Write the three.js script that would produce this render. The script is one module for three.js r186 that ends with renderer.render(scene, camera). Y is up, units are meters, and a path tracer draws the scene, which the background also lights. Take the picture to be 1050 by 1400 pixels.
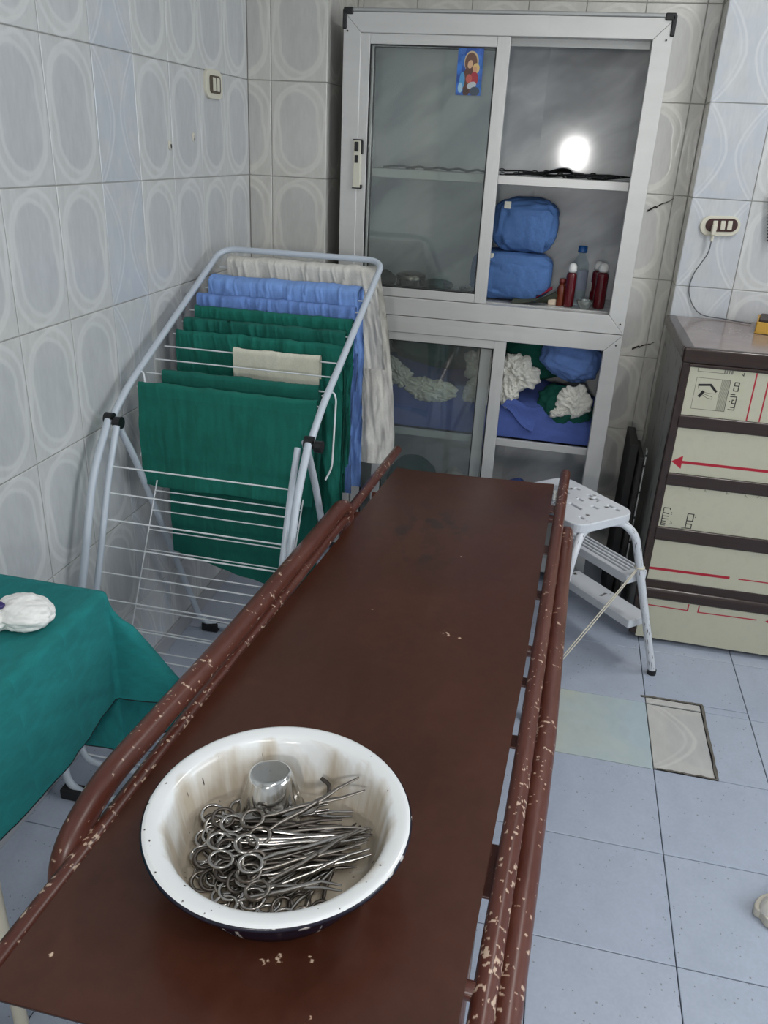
import * as THREE from 'three';
import { RoundedBoxGeometry } from 'three/addons/geometries/RoundedBoxGeometry.js';
import { mergeGeometries, mergeVertices, toCreasedNormals } from 'three/addons/utils/BufferGeometryUtils.js';
import { RectAreaLightUniformsLib } from 'three/addons/lights/RectAreaLightUniformsLib.js';

// ---------------------------------------------------------------- camera, exposure, lights
const scene = new THREE.Scene();
const renderer = new THREE.WebGLRenderer({ antialias: true });
renderer.toneMapping = THREE.LinearToneMapping;
renderer.toneMappingExposure = 0.87;
renderer.shadowMap.enabled = true;
const camera = new THREE.PerspectiveCamera(64.6, 1050 / 1400, 0.05, 30);
camera.position.set(1.1579, 1.5914, 2.9738);
camera.rotation.order = 'YXZ';
camera.rotation.set(-0.4242, 0.1998, 0.0507);
scene.add(camera);
scene.background = new THREE.Color(0x000000);
RectAreaLightUniformsLib.init();

const LAMPS = [ // ceiling battens: x, z, width (x), length (z), brightness
  { x: 2.15, z: 0.75, w: 0.10, l: 0.60, power: 74, label: 'white ceiling batten lamp above the drawer chest' },
  { x: 1.75, z: 3.35, w: 0.10, l: 1.20, power: 36, label: 'long white fill batten lamp added on the ceiling near the entrance wall' },  // second batten, added for even frontal fill
];
const CEIL = 2.76, XR = 3.3, ZR = 4.3;
const DAY = new THREE.Color(0.86, 0.94, 1.0), WIN = { z0: 1.3, z1: 2.7, y0: 1.0, y1: 2.15, power: 3.6 }; // frosted window in the right wall
const LIGHT = new THREE.Color(1.0, 0.985, 0.96);

// ---------------------------------------------------------------- small library
const V = (x, y, z) => new THREE.Vector3(x, y, z);
let seed = 7;
const rnd = () => { seed = (seed * 1664525 + 1013904223) >>> 0; return seed / 4294967296; };
const rr = (a, b) => a + (b - a) * rnd();
const hash = (x, y, s) => { let h = (x * 374761393 + y * 668265263 + s * 974634777) | 0; h = Math.imul(h ^ (h >>> 13), 1274126177); return ((h ^ (h >>> 16)) >>> 0) / 4294967296; };
const sm = (t) => t * t * (3 - 2 * t);
function noise(x, y, s = 0) { const i = Math.floor(x), j = Math.floor(y), u = sm(x - i), v = sm(y - j); return (hash(i, j, s) * (1 - u) + hash(i + 1, j, s) * u) * (1 - v) + (hash(i, j + 1, s) * (1 - u) + hash(i + 1, j + 1, s) * u) * v; }
function fbm(x, y, s = 0, o = 4) { let a = 0, w = 0.5, t = 0; for (let k = 0; k < o; k++) { a += w * noise(x, y, s + k * 17); t += w; x *= 2.03; y *= 2.03; w *= 0.5; } return a / t; }
const n3 = (x, y, z, s = 0) => (noise(x + z * 0.71, y - z * 0.37, s) + noise(y + 3.1, z + x * 0.23, s + 5) + noise(z + 7.7, x - y * 0.19, s + 9)) / 3;
const clamp = (x, a = 0, b = 1) => Math.min(b, Math.max(a, x));
const lerp = (a, b, t) => a + (b - a) * t;
const step = (a, b, x) => sm(clamp((x - a) / (b - a)));

function tex(w, h, f, color = true) { // f(u, v) -> [r, g, b] 0..255 or a number
  const d = new Uint8Array(w * h * 4);
  for (let j = 0; j < h; j++) for (let i = 0; i < w; i++) {
    const c = f((i + 0.5) / w, (j + 0.5) / h), k = (j * w + i) * 4;
    if (typeof c === 'number') d[k] = d[k + 1] = d[k + 2] = clamp(c, 0, 255); else { d[k] = clamp(c[0], 0, 255); d[k + 1] = clamp(c[1], 0, 255); d[k + 2] = clamp(c[2], 0, 255); }
    d[k + 3] = 255;
  }
  const t = new THREE.DataTexture(d, w, h); t.wrapS = t.wrapT = THREE.RepeatWrapping; t.magFilter = THREE.LinearFilter; t.minFilter = THREE.LinearMipmapLinearFilter; t.generateMipmaps = true;
  if (color) t.colorSpace = THREE.SRGBColorSpace; t.needsUpdate = true; return t;
}
function canvasTex(w, h, draw) {
  const c = document.createElement('canvas'); c.width = w; c.height = h; draw(c.getContext('2d'), w, h);
  const t = new THREE.CanvasTexture(c); t.colorSpace = THREE.SRGBColorSpace; t.magFilter = THREE.LinearFilter; return t;
}
const std = (o) => new THREE.MeshStandardMaterial(o);
const phys = (o) => new THREE.MeshPhysicalMaterial(o);
const mix3 = (a, b, t) => [lerp(a[0], b[0], t), lerp(a[1], b[1], t), lerp(a[2], b[2], t)];

const names = new Map();
const numbered = (n) => { const k = names.get(n) ?? 0; names.set(n, k + 1); return k ? n + '_' + String(k).padStart(3, '0') : n; };
const flat = (g) => { g = g.index ? g.toNonIndexed() : g; for (const k of Object.keys(g.attributes)) if (!['position', 'normal', 'uv'].includes(k)) g.deleteAttribute(k); if (!g.attributes.uv) g.setAttribute('uv', new THREE.BufferAttribute(new Float32Array(g.attributes.position.count * 2), 2)); g.morphAttributes = {}; return g; };
const join = (...gs) => { gs = gs.flat(); return gs.length === 1 ? gs[0] : mergeGeometries(gs.map(flat)); };
function shadow(o) { o.castShadow = o.receiveShadow = true; return o; }
function thing(name, label, category, base = [0, 0, 0], group) {
  const o = new THREE.Group(); o.name = numbered(name); o.position.set(...base); o.userData = { label, category }; if (group) o.userData.group = group; scene.add(o); return o;
}
// geometry given in world coordinates; stored relative to its thing's base
function part(t, name, geo, mat, label) {
  let g = Array.isArray(geo) ? join(geo) : geo; let p = t; const off = V(0, 0, 0);
  while (p && p !== scene) { off.add(p.position); p = p.parent; }
  g.translate(-off.x, -off.y, -off.z);
  const m = shadow(new THREE.Mesh(g, mat)); m.name = name; if (label) m.userData.label = label; t.add(m); return m;
}
function single(name, geo, mat, label, category, group) { // a thing that is one mesh, origin at its base
  let g = Array.isArray(geo) ? join(geo) : geo; g.computeBoundingBox(); const b = g.boundingBox, c = V((b.min.x + b.max.x) / 2, b.min.y, (b.min.z + b.max.z) / 2);
  g.translate(-c.x, -c.y, -c.z); const m = shadow(new THREE.Mesh(g, mat)); m.name = numbered(name); m.position.copy(c); m.userData = { label, category }; if (group) m.userData.group = group; scene.add(m); return m;
}
function struct(name, geo, mat, label) { const m = shadow(new THREE.Mesh(Array.isArray(geo) ? join(geo) : geo, mat)); m.name = name; m.userData.kind = 'structure'; m.userData.label = label; scene.add(m); return m; }

function box(x0, x1, y0, y1, z0, z1, r = 0) {
  const w = x1 - x0, h = y1 - y0, d = z1 - z0, q = Math.min(r, w / 2.01, h / 2.01, d / 2.01);
  const g = r > 0 ? new RoundedBoxGeometry(w, h, d, 2, q) : new THREE.BoxGeometry(w, h, d);
  return g.translate((x0 + x1) / 2, (y0 + y1) / 2, (z0 + z1) / 2);
}
function rod(a, b, r, r2 = r, seg = 14) {
  const d = b.clone().sub(a), L = d.length(), g = new THREE.CylinderGeometry(r2, r, L, seg, 1);
  g.applyQuaternion(new THREE.Quaternion().setFromUnitVectors(V(0, 1, 0), d.normalize())); return g.translate((a.x + b.x) / 2, (a.y + b.y) / 2, (a.z + b.z) / 2);
}
function tube(pts, r, seg = 60, rad = 12, closed = false, type = 'centripetal') {
  const c = new THREE.CatmullRomCurve3(pts, closed, type, 0.5), g = new THREE.TubeGeometry(c, seg, r, rad, closed);
  if (closed) return g;
  const cap = (p, dir) => { const s = new THREE.SphereGeometry(r, rad, 6, 0, Math.PI * 2, 0, Math.PI / 2); s.scale(1, 0.45, 1); s.applyQuaternion(new THREE.Quaternion().setFromUnitVectors(V(0, 1, 0), dir)); return s.translate(p.x, p.y, p.z); };
  return join(g, cap(c.getPoint(0), c.getTangent(0).negate()), cap(c.getPoint(1), c.getTangent(1)));
}
// polyline with rounded bends
function bent(pts, rad, r, segs = 8, radial = 12) {
  const out = [pts[0]];
  for (let i = 1; i < pts.length - 1; i++) {
    const a = pts[i - 1].clone().sub(pts[i]), b = pts[i + 1].clone().sub(pts[i]), q = Math.min(rad, a.length() * 0.45, b.length() * 0.45);
    const A = pts[i].clone().addScaledVector(a.normalize(), q), B = pts[i].clone().addScaledVector(b.normalize(), q);
    for (let k = 0; k <= segs; k++) { const t = k / segs; out.push(A.clone().multiplyScalar((1 - t) * (1 - t)).addScaledVector(pts[i], 2 * t * (1 - t)).addScaledVector(B, t * t)); }
  }
  out.push(pts[pts.length - 1]);
  const path = new THREE.CurvePath(); for (let i = 1; i < out.length; i++) if (out[i].distanceTo(out[i - 1]) > 1e-6) path.add(new THREE.LineCurve3(out[i - 1], out[i]));
  const g = polyTube(out.filter((p, i) => !i || p.distanceTo(out[i - 1]) > 1e-6), r, radial); return g;
}
function polyTube(P, r, radial = 12) { // sweep a circle along a polyline, mitred, with caps
  const n = P.length, T = P.map((p, i) => { const t = V(0, 0, 0); if (i) t.add(p.clone().sub(P[i - 1]).normalize()); if (i < n - 1) t.add(P[i + 1].clone().sub(p).normalize()); return t.normalize(); });
  let N = Math.abs(T[0].y) < 0.9 ? V(0, 1, 0) : V(1, 0, 0); N.sub(T[0].clone().multiplyScalar(N.dot(T[0]))).normalize();
  const pos = [], nor = [], uv = [], idx = []; let len = 0;
  for (let i = 0; i < n; i++) {
    if (i) { len += P[i].distanceTo(P[i - 1]); N.sub(T[i].clone().multiplyScalar(N.dot(T[i]))).normalize(); }
    const B = T[i].clone().cross(N), rad = typeof r === 'function' ? r(i / (n - 1)) : r;
    for (let k = 0; k <= radial; k++) { const a = k / radial * Math.PI * 2, d = N.clone().multiplyScalar(Math.cos(a)).addScaledVector(B, Math.sin(a)); pos.push(P[i].x + d.x * rad, P[i].y + d.y * rad, P[i].z + d.z * rad); nor.push(d.x, d.y, d.z); uv.push(len, k / radial); }
  }
  for (let i = 0; i < n - 1; i++) for (let k = 0; k < radial; k++) { const a = i * (radial + 1) + k, b = a + radial + 1; idx.push(a, b, a + 1, b, b + 1, a + 1); }
  for (const [i, s] of [[0, -1], [n - 1, 1]]) { const c = pos.length / 3; pos.push(P[i].x, P[i].y, P[i].z); nor.push(T[i].x * s, T[i].y * s, T[i].z * s); uv.push(0, 0);
    for (let k = 0; k <= radial; k++) { const a = i * (radial + 1) + k; pos.push(pos[a * 3], pos[a * 3 + 1], pos[a * 3 + 2]); nor.push(T[i].x * s, T[i].y * s, T[i].z * s); uv.push(0, 0); }
    for (let k = 0; k < radial; k++) s < 0 ? idx.push(c, c + 2 + k, c + 1 + k) : idx.push(c, c + 1 + k, c + 2 + k); }
  const g = new THREE.BufferGeometry(); g.setAttribute('position', new THREE.Float32BufferAttribute(pos, 3)); g.setAttribute('normal', new THREE.Float32BufferAttribute(nor, 3)); g.setAttribute('uv', new THREE.Float32BufferAttribute(uv, 2)); g.setIndex(idx);
  // flip if the winding disagrees with the normals
  const A = V(...pos.slice(0, 3)), Bq = V(...pos.slice((radial + 1) * 3, (radial + 1) * 3 + 3)), C = V(...pos.slice(3, 6)); const fn = Bq.sub(A).cross(C.sub(A));
  if (fn.dot(V(nor[0], nor[1], nor[2])) < 0) { for (let i = 0; i < (n - 1) * radial * 6; i += 3) { const t = idx[i + 1]; idx[i + 1] = idx[i + 2]; idx[i + 2] = t; } g.setIndex(idx); }
  return g;
}
// a closed thin shell over a grid of points f(u, v), thickness th
function sheet(nu, nv, f, th = 0.003, us = 1, vs = 1) {
  const P = []; for (let j = 0; j <= nv; j++) for (let i = 0; i <= nu; i++) { const p = f(i / nu, j / nv); P.push(p); }
  const at = (i, j) => P[clamp(j, 0, nv) * (nu + 1) + clamp(i, 0, nu)];
  const N = []; for (let j = 0; j <= nv; j++) for (let i = 0; i <= nu; i++) { const a = at(i + 1, j).clone().sub(at(i - 1, j)), b = at(i, j + 1).clone().sub(at(i, j - 1)); N.push(a.cross(b).normalize()); }
  const pos = [], nor = [], uv = [], idx = [], n = P.length, w = nu + 1;
  for (const s of [0.5, -0.5]) for (let k = 0; k < n; k++) { pos.push(P[k].x + N[k].x * th * s, P[k].y + N[k].y * th * s, P[k].z + N[k].z * th * s); const q = s > 0 ? 1 : -1; nor.push(N[k].x * q, N[k].y * q, N[k].z * q); uv.push((k % w) / nu * us, Math.floor(k / w) / nv * vs); }
  for (let j = 0; j < nv; j++) for (let i = 0; i < nu; i++) { const a = j * w + i, b = a + 1, c = a + w, d = c + 1; idx.push(a, b, d, a, d, c, n + a, n + d, n + b, n + a, n + c, n + d); }
  const rim = (a, b) => idx.push(a, n + a, n + b, a, n + b, b);
  for (let i = 0; i < nu; i++) { rim(i, i + 1); rim(nv * w + i + 1, nv * w + i); } for (let j = 0; j < nv; j++) { rim((j + 1) * w, j * w); rim(j * w + nu, (j + 1) * w + nu); }
  const g = new THREE.BufferGeometry(); g.setAttribute('position', new THREE.Float32BufferAttribute(pos, 3)); g.setAttribute('normal', new THREE.Float32BufferAttribute(nor, 3)); g.setAttribute('uv', new THREE.Float32BufferAttribute(uv, 2)); g.setIndex(idx); return g;
}
// a lumpy closed body: superellipsoid with noise
function lump(cx, cy, cz, rx, ry, rz, o = {}) {
  const { pw = 1, amp = 0.1, fr = 3, s = 1, rot = 0, flatY = -9, ridge = 0, seg = 48, tilt = 0 } = o;
  let g = new THREE.SphereGeometry(1, seg, Math.round(seg * 0.66)); g.deleteAttribute('normal'); g.deleteAttribute('uv'); g = mergeVertices(g, 1e-4);
  const p = g.attributes.position, sg = (v) => Math.sign(v) * Math.pow(Math.abs(v), pw), uv = [];
  for (let i = 0; i < p.count; i++) {
    const v = V(p.getX(i), p.getY(i), p.getZ(i)); const n = n3(v.x * fr, v.y * fr, v.z * fr, s) - 0.5, m = n3(v.x * fr * 2.7, v.y * fr * 2.7, v.z * fr * 2.7, s + 31) - 0.5;
    const rd = ridge ? (0.5 - Math.abs(n3(v.x * fr * 1.6 + 9, v.y * fr * 1.6, v.z * fr * 1.6, s + 77) - 0.5) * 5) * ridge : 0;
    const k = 1 + amp * (n * 2 + m * 0.8) + rd; const q = V(sg(v.x) * rx * k, Math.max(sg(v.y) * ry * k, flatY), sg(v.z) * rz * k);
    uv.push(q.x + q.z * 0.6, q.y + q.z * 0.5); if (tilt) q.applyAxisAngle(V(0, 0, 1), tilt); q.applyAxisAngle(V(0, 1, 0), rot); p.setXYZ(i, q.x + cx, q.y + cy, q.z + cz);
  }
  g.setAttribute('uv', new THREE.Float32BufferAttribute(uv, 2)); g.computeVertexNormals(); return g;
}
const lathe = (pts, seg = 48) => new THREE.LatheGeometry(pts.map(([x, y]) => new THREE.Vector2(x, y)), seg);

// ---------------------------------------------------------------- materials
const stadium = (x, y, h, R) => Math.hypot(Math.max(Math.abs(y) - h, 0), x) - R;
const band = (d, w) => Math.exp(-Math.pow(d / w, 4));
function ovalRelief(u, v) {
  const x = (u - 0.5) * 0.2, y = (v - 0.5) * 0.3, k = 0.0048 * Math.tanh(x * 60) * Math.tanh(y * 40);
  const w = 0.006 * (fbm(u * 5, v * 7, 3) - 0.5);
  return Math.max(band(stadium(x, y, 0.052, 0.089 + k + w), 0.0062), 0.9 * band(stadium(x, y, 0.052, 0.071 - k + w), 0.0060));
}
function glassRelief(u, v) {
  const x = (u - 0.5) * 0.2, y = (v - 0.5) * 0.3, w = 0.004 * (fbm(u * 5, v * 7, 8) - 0.5), c = 0.016 + 0.075 * Math.pow(Math.abs(y) / 0.15, 1.7) + w;
  return Math.max(band(Math.abs(x) - c, 0.0045), 0.6 * band(Math.abs(x) - c - 0.017, 0.0035));
}
function tilePair(relief, tint, s, blue) {
  const col = tex(192, 288, (u, v) => {
    const r = relief(u, v), x = (u - 0.5) * 0.2, y = (v - 0.5) * 0.3; const inside = blue ? 0 : step(0.004, -0.012, stadium(x, y, 0.052, 0.071));
    const f = fbm(u * 9, v * 5, s), g = fbm(u * 34, v * 12, s + 4); let c = mix3([207, 207, 205], [199, 200, 201], inside);
    c = c.map((q) => q + (f - 0.5) * 14 + (g - 0.5) * 9); if (blue) c = mix3(c, [194, 200, 208], clamp((fbm(u * 3.1, v * 4, s + 40) - 0.38) * 2.2, 0, 0.42));
    c = mix3(c, [224, 224, 222], r * 0.62); return [c[0] * tint[0], c[1] * tint[1], c[2] * tint[2]];
  });
  return col;
}
const reliefOval = tex(192, 288, (u, v) => 90 + 120 * ovalRelief(u, v) + 10 * (fbm(u * 14, v * 20, 5) - 0.5), false);
const reliefGlass = tex(192, 288, (u, v) => 90 + 120 * glassRelief(u, v) + 10 * (fbm(u * 14, v * 20, 6) - 0.5), false);
const tileMat = (map, bumpMap) => std({ map, bumpMap, bumpScale: 0.0007, roughness: 0.2 });
const OVAL = [[0.99, 0.995, 1.0], [0.985, 0.99, 0.998], [0.995, 1.0, 1.003]].map((t, i) => tileMat(tilePair(ovalRelief, t, 11 + i * 7, false), reliefOval));
const GLASS = [[0.985, 0.995, 1.01], [0.975, 0.988, 1.01]].map((t, i) => tileMat(tilePair(glassRelief, t, 51 + i * 9, true), reliefGlass));
const WARM = [[0.985, 0.975, 0.95], [0.97, 0.96, 0.935]].map((t, i) => tileMat(tilePair(ovalRelief, t, 81 + i * 9, false), reliefOval)); // cream-grey tint, slightly darker than OVAL, on the left pier and niche
const grout = std({ color: 0xb2b1ac, roughness: 0.95 });
const groutDark = std({ color: 0x2c2f36, roughness: 0.95 });
const plaster = std({ color: 0xd8dadb, roughness: 0.85 });
const speck = (s, base) => tex(256, 256, (u, v) => { const f = fbm(u * 6, v * 6, s), g = fbm(u * 60, v * 60, s + 3, 3); const dot = hash(Math.floor(u * 110), Math.floor(v * 110), s) > 0.9965 ? 1 : 0; return mix3(base.map((b) => b + (f - 0.5) * 10 + (g - 0.5) * 9), [120, 122, 128], dot * 0.8); });
const floorBump = tex(256, 256, (u, v) => 128 + 60 * (fbm(u * 22, v * 22, 9) - 0.5), false);
const FLOOR = [[176, 185, 201], [174, 183, 200], [178, 186, 202]].map((b, i) => std({ map: speck(20 + i * 5, b), bumpMap: floorBump, bumpScale: 0.0004, roughness: 0.3 }));
const floorOdd = std({ map: tex(256, 256, (u, v) => { const f = fbm(u * 2, v * 2, 63), g = fbm(u * 12, v * 12, 66); return mix3([196, 201, 189], [178, 194, 202], clamp(u * 0.9 + (f - 0.5) * 1.2)).map((q) => q + (g - 0.5) * 9); }), roughness: 0.2 });
const patchMat = std({ map: tilePair(glassRelief, [0.95, 0.945, 0.935], 95, false), bumpMap: reliefGlass, bumpScale: 0.0006, roughness: 0.3 });
const mortar = std({ map: tex(128, 128, (u, v) => { const f = fbm(u * 14, v * 14, 71); return mix3([84, 79, 73], [140, 136, 128], f * f * 1.6); }), roughness: 1 });

const alu = std({ map: tex(256, 256, (u, v) => { const f = fbm(u * 3, v * 40, 31), g = fbm(u * 9, v * 9, 35); return [206, 205, 202].map((q) => q + (f - 0.5) * 7 + (g - 0.5) * 9); }), roughness: 0.36, metalness: 0.25 });
const aluEdge = std({ color: 0xa9aaa8, roughness: 0.4, metalness: 0.45 });
const marble = std({ map: tex(512, 512, (u, v) => { const a = u * 0.8 + v * 0.55, b = v * 0.8 - u * 0.55, w = fbm(u * 4, v * 4, 41); const f = fbm(a * 3 + w * 0.6, b * 11 + w * 1.6, 43), g = fbm(a * 8, b * 40, 47); return mix3([232, 233, 233], [182, 184, 187], clamp((f - 0.42) * 3) * 0.75).map((q) => q + (g - 0.5) * 12); }), roughness: 0.09 });
const paneGlass = phys({ color: 0xf5f7f6, transmission: 0.982, roughness: 0.03, thickness: 0, ior: 1.5 });
const rubber = std({ color: 0x17181a, roughness: 0.6 });
const blackPlastic = std({ color: 0x141416, roughness: 0.42 });
const darkMetal = std({ color: 0x2b2c2e, roughness: 0.4, metalness: 0.7 });
const ivory = std({ color: 0xd9d5c4, roughness: 0.4 });

const brownPaint = (rep, chips, s) => tex(1024, 256, (u, v) => { // paint with chips down to pale primer
  const X = u * rep, f = fbm(X * 9, v * 4, s), g = fbm(X * 60, v * 26, s + 3, 3); let c = [92, 50, 40].map((q) => q + (f - 0.5) * 20 + (g - 0.5) * 14);
  const c1 = fbm(X * 150, v * 13, s + 11, 3), c2 = fbm(X * 4.3, v * 1.7, s + 21, 2); const chip = step(0.775, 0.79, c1 + (c2 - 0.5) * chips);
  c = mix3(c, [44, 30, 28], step(0.745, 0.775, c1 + (c2 - 0.5) * chips) * 0.5); return mix3(c, [214, 188, 166], chip * 0.92);
});
const pipeMat = (() => { const m = brownPaint(2, 0.42, 101); m.repeat.set(0.5, 1); return std({ map: m, roughness: 0.33 }); })();
const sheetMap = tex(512, 1536, (u, v) => { // u across (0.53 m), v along (1.93 m), v = 0 at the far end
  const x = u * 0.53, y = v * 1.93; const f = fbm(x * 7, y * 7, 131), g = fbm(x * 60, y * 60, 137, 3), h = fbm(x * 22, y * 5, 139);
  let c = [72, 38, 25].map((q, i) => q + (f - 0.5) * [16, 10, 8][i] + (g - 0.5) * 9 + (h - 0.5) * 7);
  const spot = (cx, cy, rx, ry) => Math.exp(-Math.pow(Math.hypot((x - cx) / rx, (y - cy) / ry), 2));
  const dark = clamp((fbm(x * 45, y * 30, 143, 4) - 0.50) * 7) * clamp(spot(0.14, 0.50, 0.05, 0.05) + spot(0.27, 0.44, 0.05, 0.06) + spot(0.22, 0.62, 0.06, 0.06) + spot(0.20, 0.38, 0.07, 0.06));
  c = mix3(c, [34, 28, 26], dark * 0.6);
  const chip = (cx, cy, r, s) => step(0.5, 0.56, fbm(x * 150, y * 150, s, 3) - Math.hypot(x - cx, y - cy) / r * 0.28 + 0.08);
  const k = Math.max(chip(0.36, 0.985, 0.010, 151), chip(0.388, 0.995, 0.008, 152), chip(0.30, 1.80, 0.012, 153), chip(0.345, 1.79, 0.006, 154), chip(0.33, 0.60, 0.004, 155), chip(0.19, 0.93, 0.004, 156), chip(0.37, 1.86, 0.008, 157), chip(0.045, 1.86, 0.006, 158));
  return mix3(c, [212, 186, 164], k);
});
const sheetMat = std({ map: sheetMap, roughness: 0.34, bumpMap: tex(256, 512, (u, v) => 128 + 90 * (fbm(u * 5, v * 18, 161) - 0.5), false), bumpScale: 0.0012 });

const fabric = (base, s, rough = 0.95, vary = 14) => {
  const map = tex(256, 256, (u, v) => { const f = fbm(u * 5, v * 5, s), g = fbm(u * 90, v * 90, s + 2, 2), w = 0.5 + 0.25 * Math.sin(u * 700) + 0.25 * Math.sin(v * 700); return base.map((q) => q * (1 + (f - 0.5) * vary / 100 + (g - 0.5) * 0.08 + (w - 0.5) * 0.03)); });
  map.repeat.set(3, 3); return std({ map, roughness: rough, side: THREE.DoubleSide });
};
const clothGreen = fabric([16, 106, 92], 201), clothGreenB = fabric([13, 98, 86], 205), clothTeal = fabric([22, 118, 118], 211, 0.95, 18);
const clothBlue = fabric([126, 162, 222], 221), clothBlueB = fabric([112, 146, 210], 225), clothNavy = fabric([80, 100, 168], 227), clothWhite = fabric([214, 211, 202], 231, 0.95, 9), clothCream = fabric([216, 214, 196], 235, 0.95, 9);
const gauze = fabric([228, 226, 216], 241, 1, 8), cotton = fabric([238, 238, 234], 245, 1, 6), wrapBlue = fabric([76, 112, 166], 251, 0.8, 22), clothGreenDark = fabric([14, 84, 70], 255);
const hemThread = std({ color: 0x0c1c1e, roughness: 0.9 });
const whiteTube = std({ color: 0xc3ccd6, roughness: 0.28 });
const whiteWire = std({ color: 0xdfe3e6, roughness: 0.35 });
const enamelIn = std({ map: tex(1024, 256, (u, v) => { // v along the profile: 0 = centre, 1 = rim
  const a = u * Math.PI * 2, cx = Math.cos(a) * 3, cy = Math.sin(a) * 3; const f = fbm(cx * 1.2 + v * 3, cy * 1.2, 301), g = fbm(cx * 7 + v * 9, cy * 7 + v * 5, 305), st = fbm(cx * 2, cy * 2 + v * 22, 309);
  const stain = clamp((0.865 - v) * 8 + (f - 0.5) * 2.0) * (0.62 + g * 0.7); let c = mix3([236, 238, 238], [178, 163, 142], clamp(stain * 0.95 + (0.86 > v ? (st - 0.5) * 0.5 : 0), 0, 0.85));
  const chip = step(0.885, 0.90, fbm(u * 190, v * 30, 313, 2) + (fbm(u * 8, v * 3, 317, 2) - 0.5) * 0.3) * (v < 0.97 ? 1 : 0.6); return mix3(c, [44, 36, 34], chip);
}), roughness: 0.16 });
const enamelEdge = std({ map: tex(512, 64, (u, v) => { const f = fbm(u * 60, v * 4, 321, 3); return mix3([26, 24, 40], [196, 190, 184], step(0.70, 0.73, f)); }), roughness: 0.25 });
const steel = std({ color: 0xaca8a3, metalness: 1, roughness: 0.17 });
const steelWorn = std({ map: tex(128, 128, (u, v) => { const f = fbm(u * 9, v * 9, 331); return mix3([142, 136, 129], [92, 80, 70], clamp((f - 0.5) * 3)); }), metalness: 1, roughness: 0.3 });
const steelDark = std({ color: 0x57514c, metalness: 0.9, roughness: 0.38 });
const stoolWhite = std({ map: tex(256, 256, (u, v) => { const f = fbm(u * 8, v * 8, 341); const chip = step(0.74, 0.77, fbm(u * 44, v * 30, 345, 3) + (fbm(u * 4, v * 4, 347) - 0.5) * 0.3); return mix3([214, 217, 222].map((q) => q + (f - 0.5) * 12), [70, 66, 62], chip); }), roughness: 0.3 });
const walnut = std({ map: tex(256, 256, (u, v) => { const f = fbm(u * 3, v * 50, 351), g = fbm(u * 12, v * 120, 353); return mix3([40, 30, 27], [66, 50, 44], f * 0.8 + g * 0.3); }), roughness: 0.24 });
const chestSide = std({ map: tex(256, 256, (u, v) => { const f = fbm(u * 4, v * 6, 361), sc = step(0.78, 0.8, fbm(u * 50, v * 7, 363, 2)); return mix3([142, 142, 136].map((q) => q + (f - 0.5) * 22), [70, 68, 64], sc); }), roughness: 0.4 });
const chestTop = std({ map: tex(256, 256, (u, v) => { const f = fbm(u * 6, v * 6, 371), g = fbm(u * 40, v * 40, 373); return [136, 122, 118].map((q) => q + (f - 0.5) * 20 + (g - 0.5) * 10); }), roughness: 0.16 });
const brownPlate = std({ color: 0x3a2a26, roughness: 0.4 });

// ---------------------------------------------------------------- room shell
const TW = 0.2, TH = 0.3027, Y0 = 1.777, ROWS = []; for (let k = 3; k >= -6; k--) ROWS.push(Y0 + k * TH); // row lines, top to bottom
const tileCache = new Map();
function tileGeo(w, h, u0, u1, v0, v1, th = 0.007, bev = 0.0016) { // front at z = 0, origin at the lower left corner
  const key = [w, h, u0, u1, v0, v1, th].map((q) => q.toFixed(4)).join(); if (tileCache.has(key)) return tileCache.get(key);
  const g0 = 0.0012, X = [g0, g0 + bev, w - g0 - bev, w - g0], Y = [g0, g0 + bev, h - g0 - bev, h - g0], pos = [], uv = [];
  const q = (a, b, c, d) => { for (const p of [a, b, c, a, c, d]) { pos.push(...p); uv.push(lerp(u0, u1, p[0] / w), lerp(v0, v1, p[1] / h)); } };
  const zb = -bev * 0.8, zd = -th, F = [[X[1], Y[1], 0], [X[2], Y[1], 0], [X[2], Y[2], 0], [X[1], Y[2], 0]], M = [[X[0], Y[0], zb], [X[3], Y[0], zb], [X[3], Y[3], zb], [X[0], Y[3], zb]], D = M.map((p) => [p[0], p[1], zd]);
  q(...F); for (let i = 0; i < 4; i++) { const j = (i + 1) % 4; q(M[i], M[j], F[j], F[i]); q(D[i], D[j], M[j], M[i]); }
  const g = new THREE.BufferGeometry(); g.setAttribute('position', new THREE.Float32BufferAttribute(pos, 3)); g.setAttribute('uv', new THREE.Float32BufferAttribute(uv, 2)); g.computeVertexNormals(); tileCache.set(key, g); return g;
}
// tiles on a vertical wall: origin o at floor level, dir = unit vector along the wall; cols = list of [s0, s1, u0, u1, material]
function tileWall(wall, o, turn, cols, jitter = 0.0022) {
  const dir = V(Math.cos(turn), 0, -Math.sin(turn));
  for (const [s0, s1, u0, u1, mats] of cols) for (let r = 0; r < ROWS.length - 1; r++) {
    const top = Math.min(ROWS[r], CEIL), bot = Math.max(ROWS[r + 1], 0); if (top - bot < 0.02) continue;
    const g = tileGeo(s1 - s0, top - bot, u0, u1, (bot - ROWS[r + 1]) / TH, 1 - (ROWS[r] - top) / TH);
    const m = shadow(new THREE.Mesh(g, mats[Math.floor(rnd() * mats.length)])); m.name = 'tile'; m.position.copy(o).addScaledVector(dir, s0); m.position.y = bot; m.rotation.set(rr(-jitter, jitter), turn + rr(-jitter, jitter), 0, 'YXZ'); wall.add(m);
  }
}
const full = (a, n, mats) => Array.from({ length: n }, (_, i) => [a + i * TW, a + (i + 1) * TW, 0, 1, typeof mats === 'function' ? mats(i) : mats]);
const XP = 0.285, XB = 1.556, ZN = -0.386, ZB = -0.264; // left pier edge, right pier edge, niche back, right pier front

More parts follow.
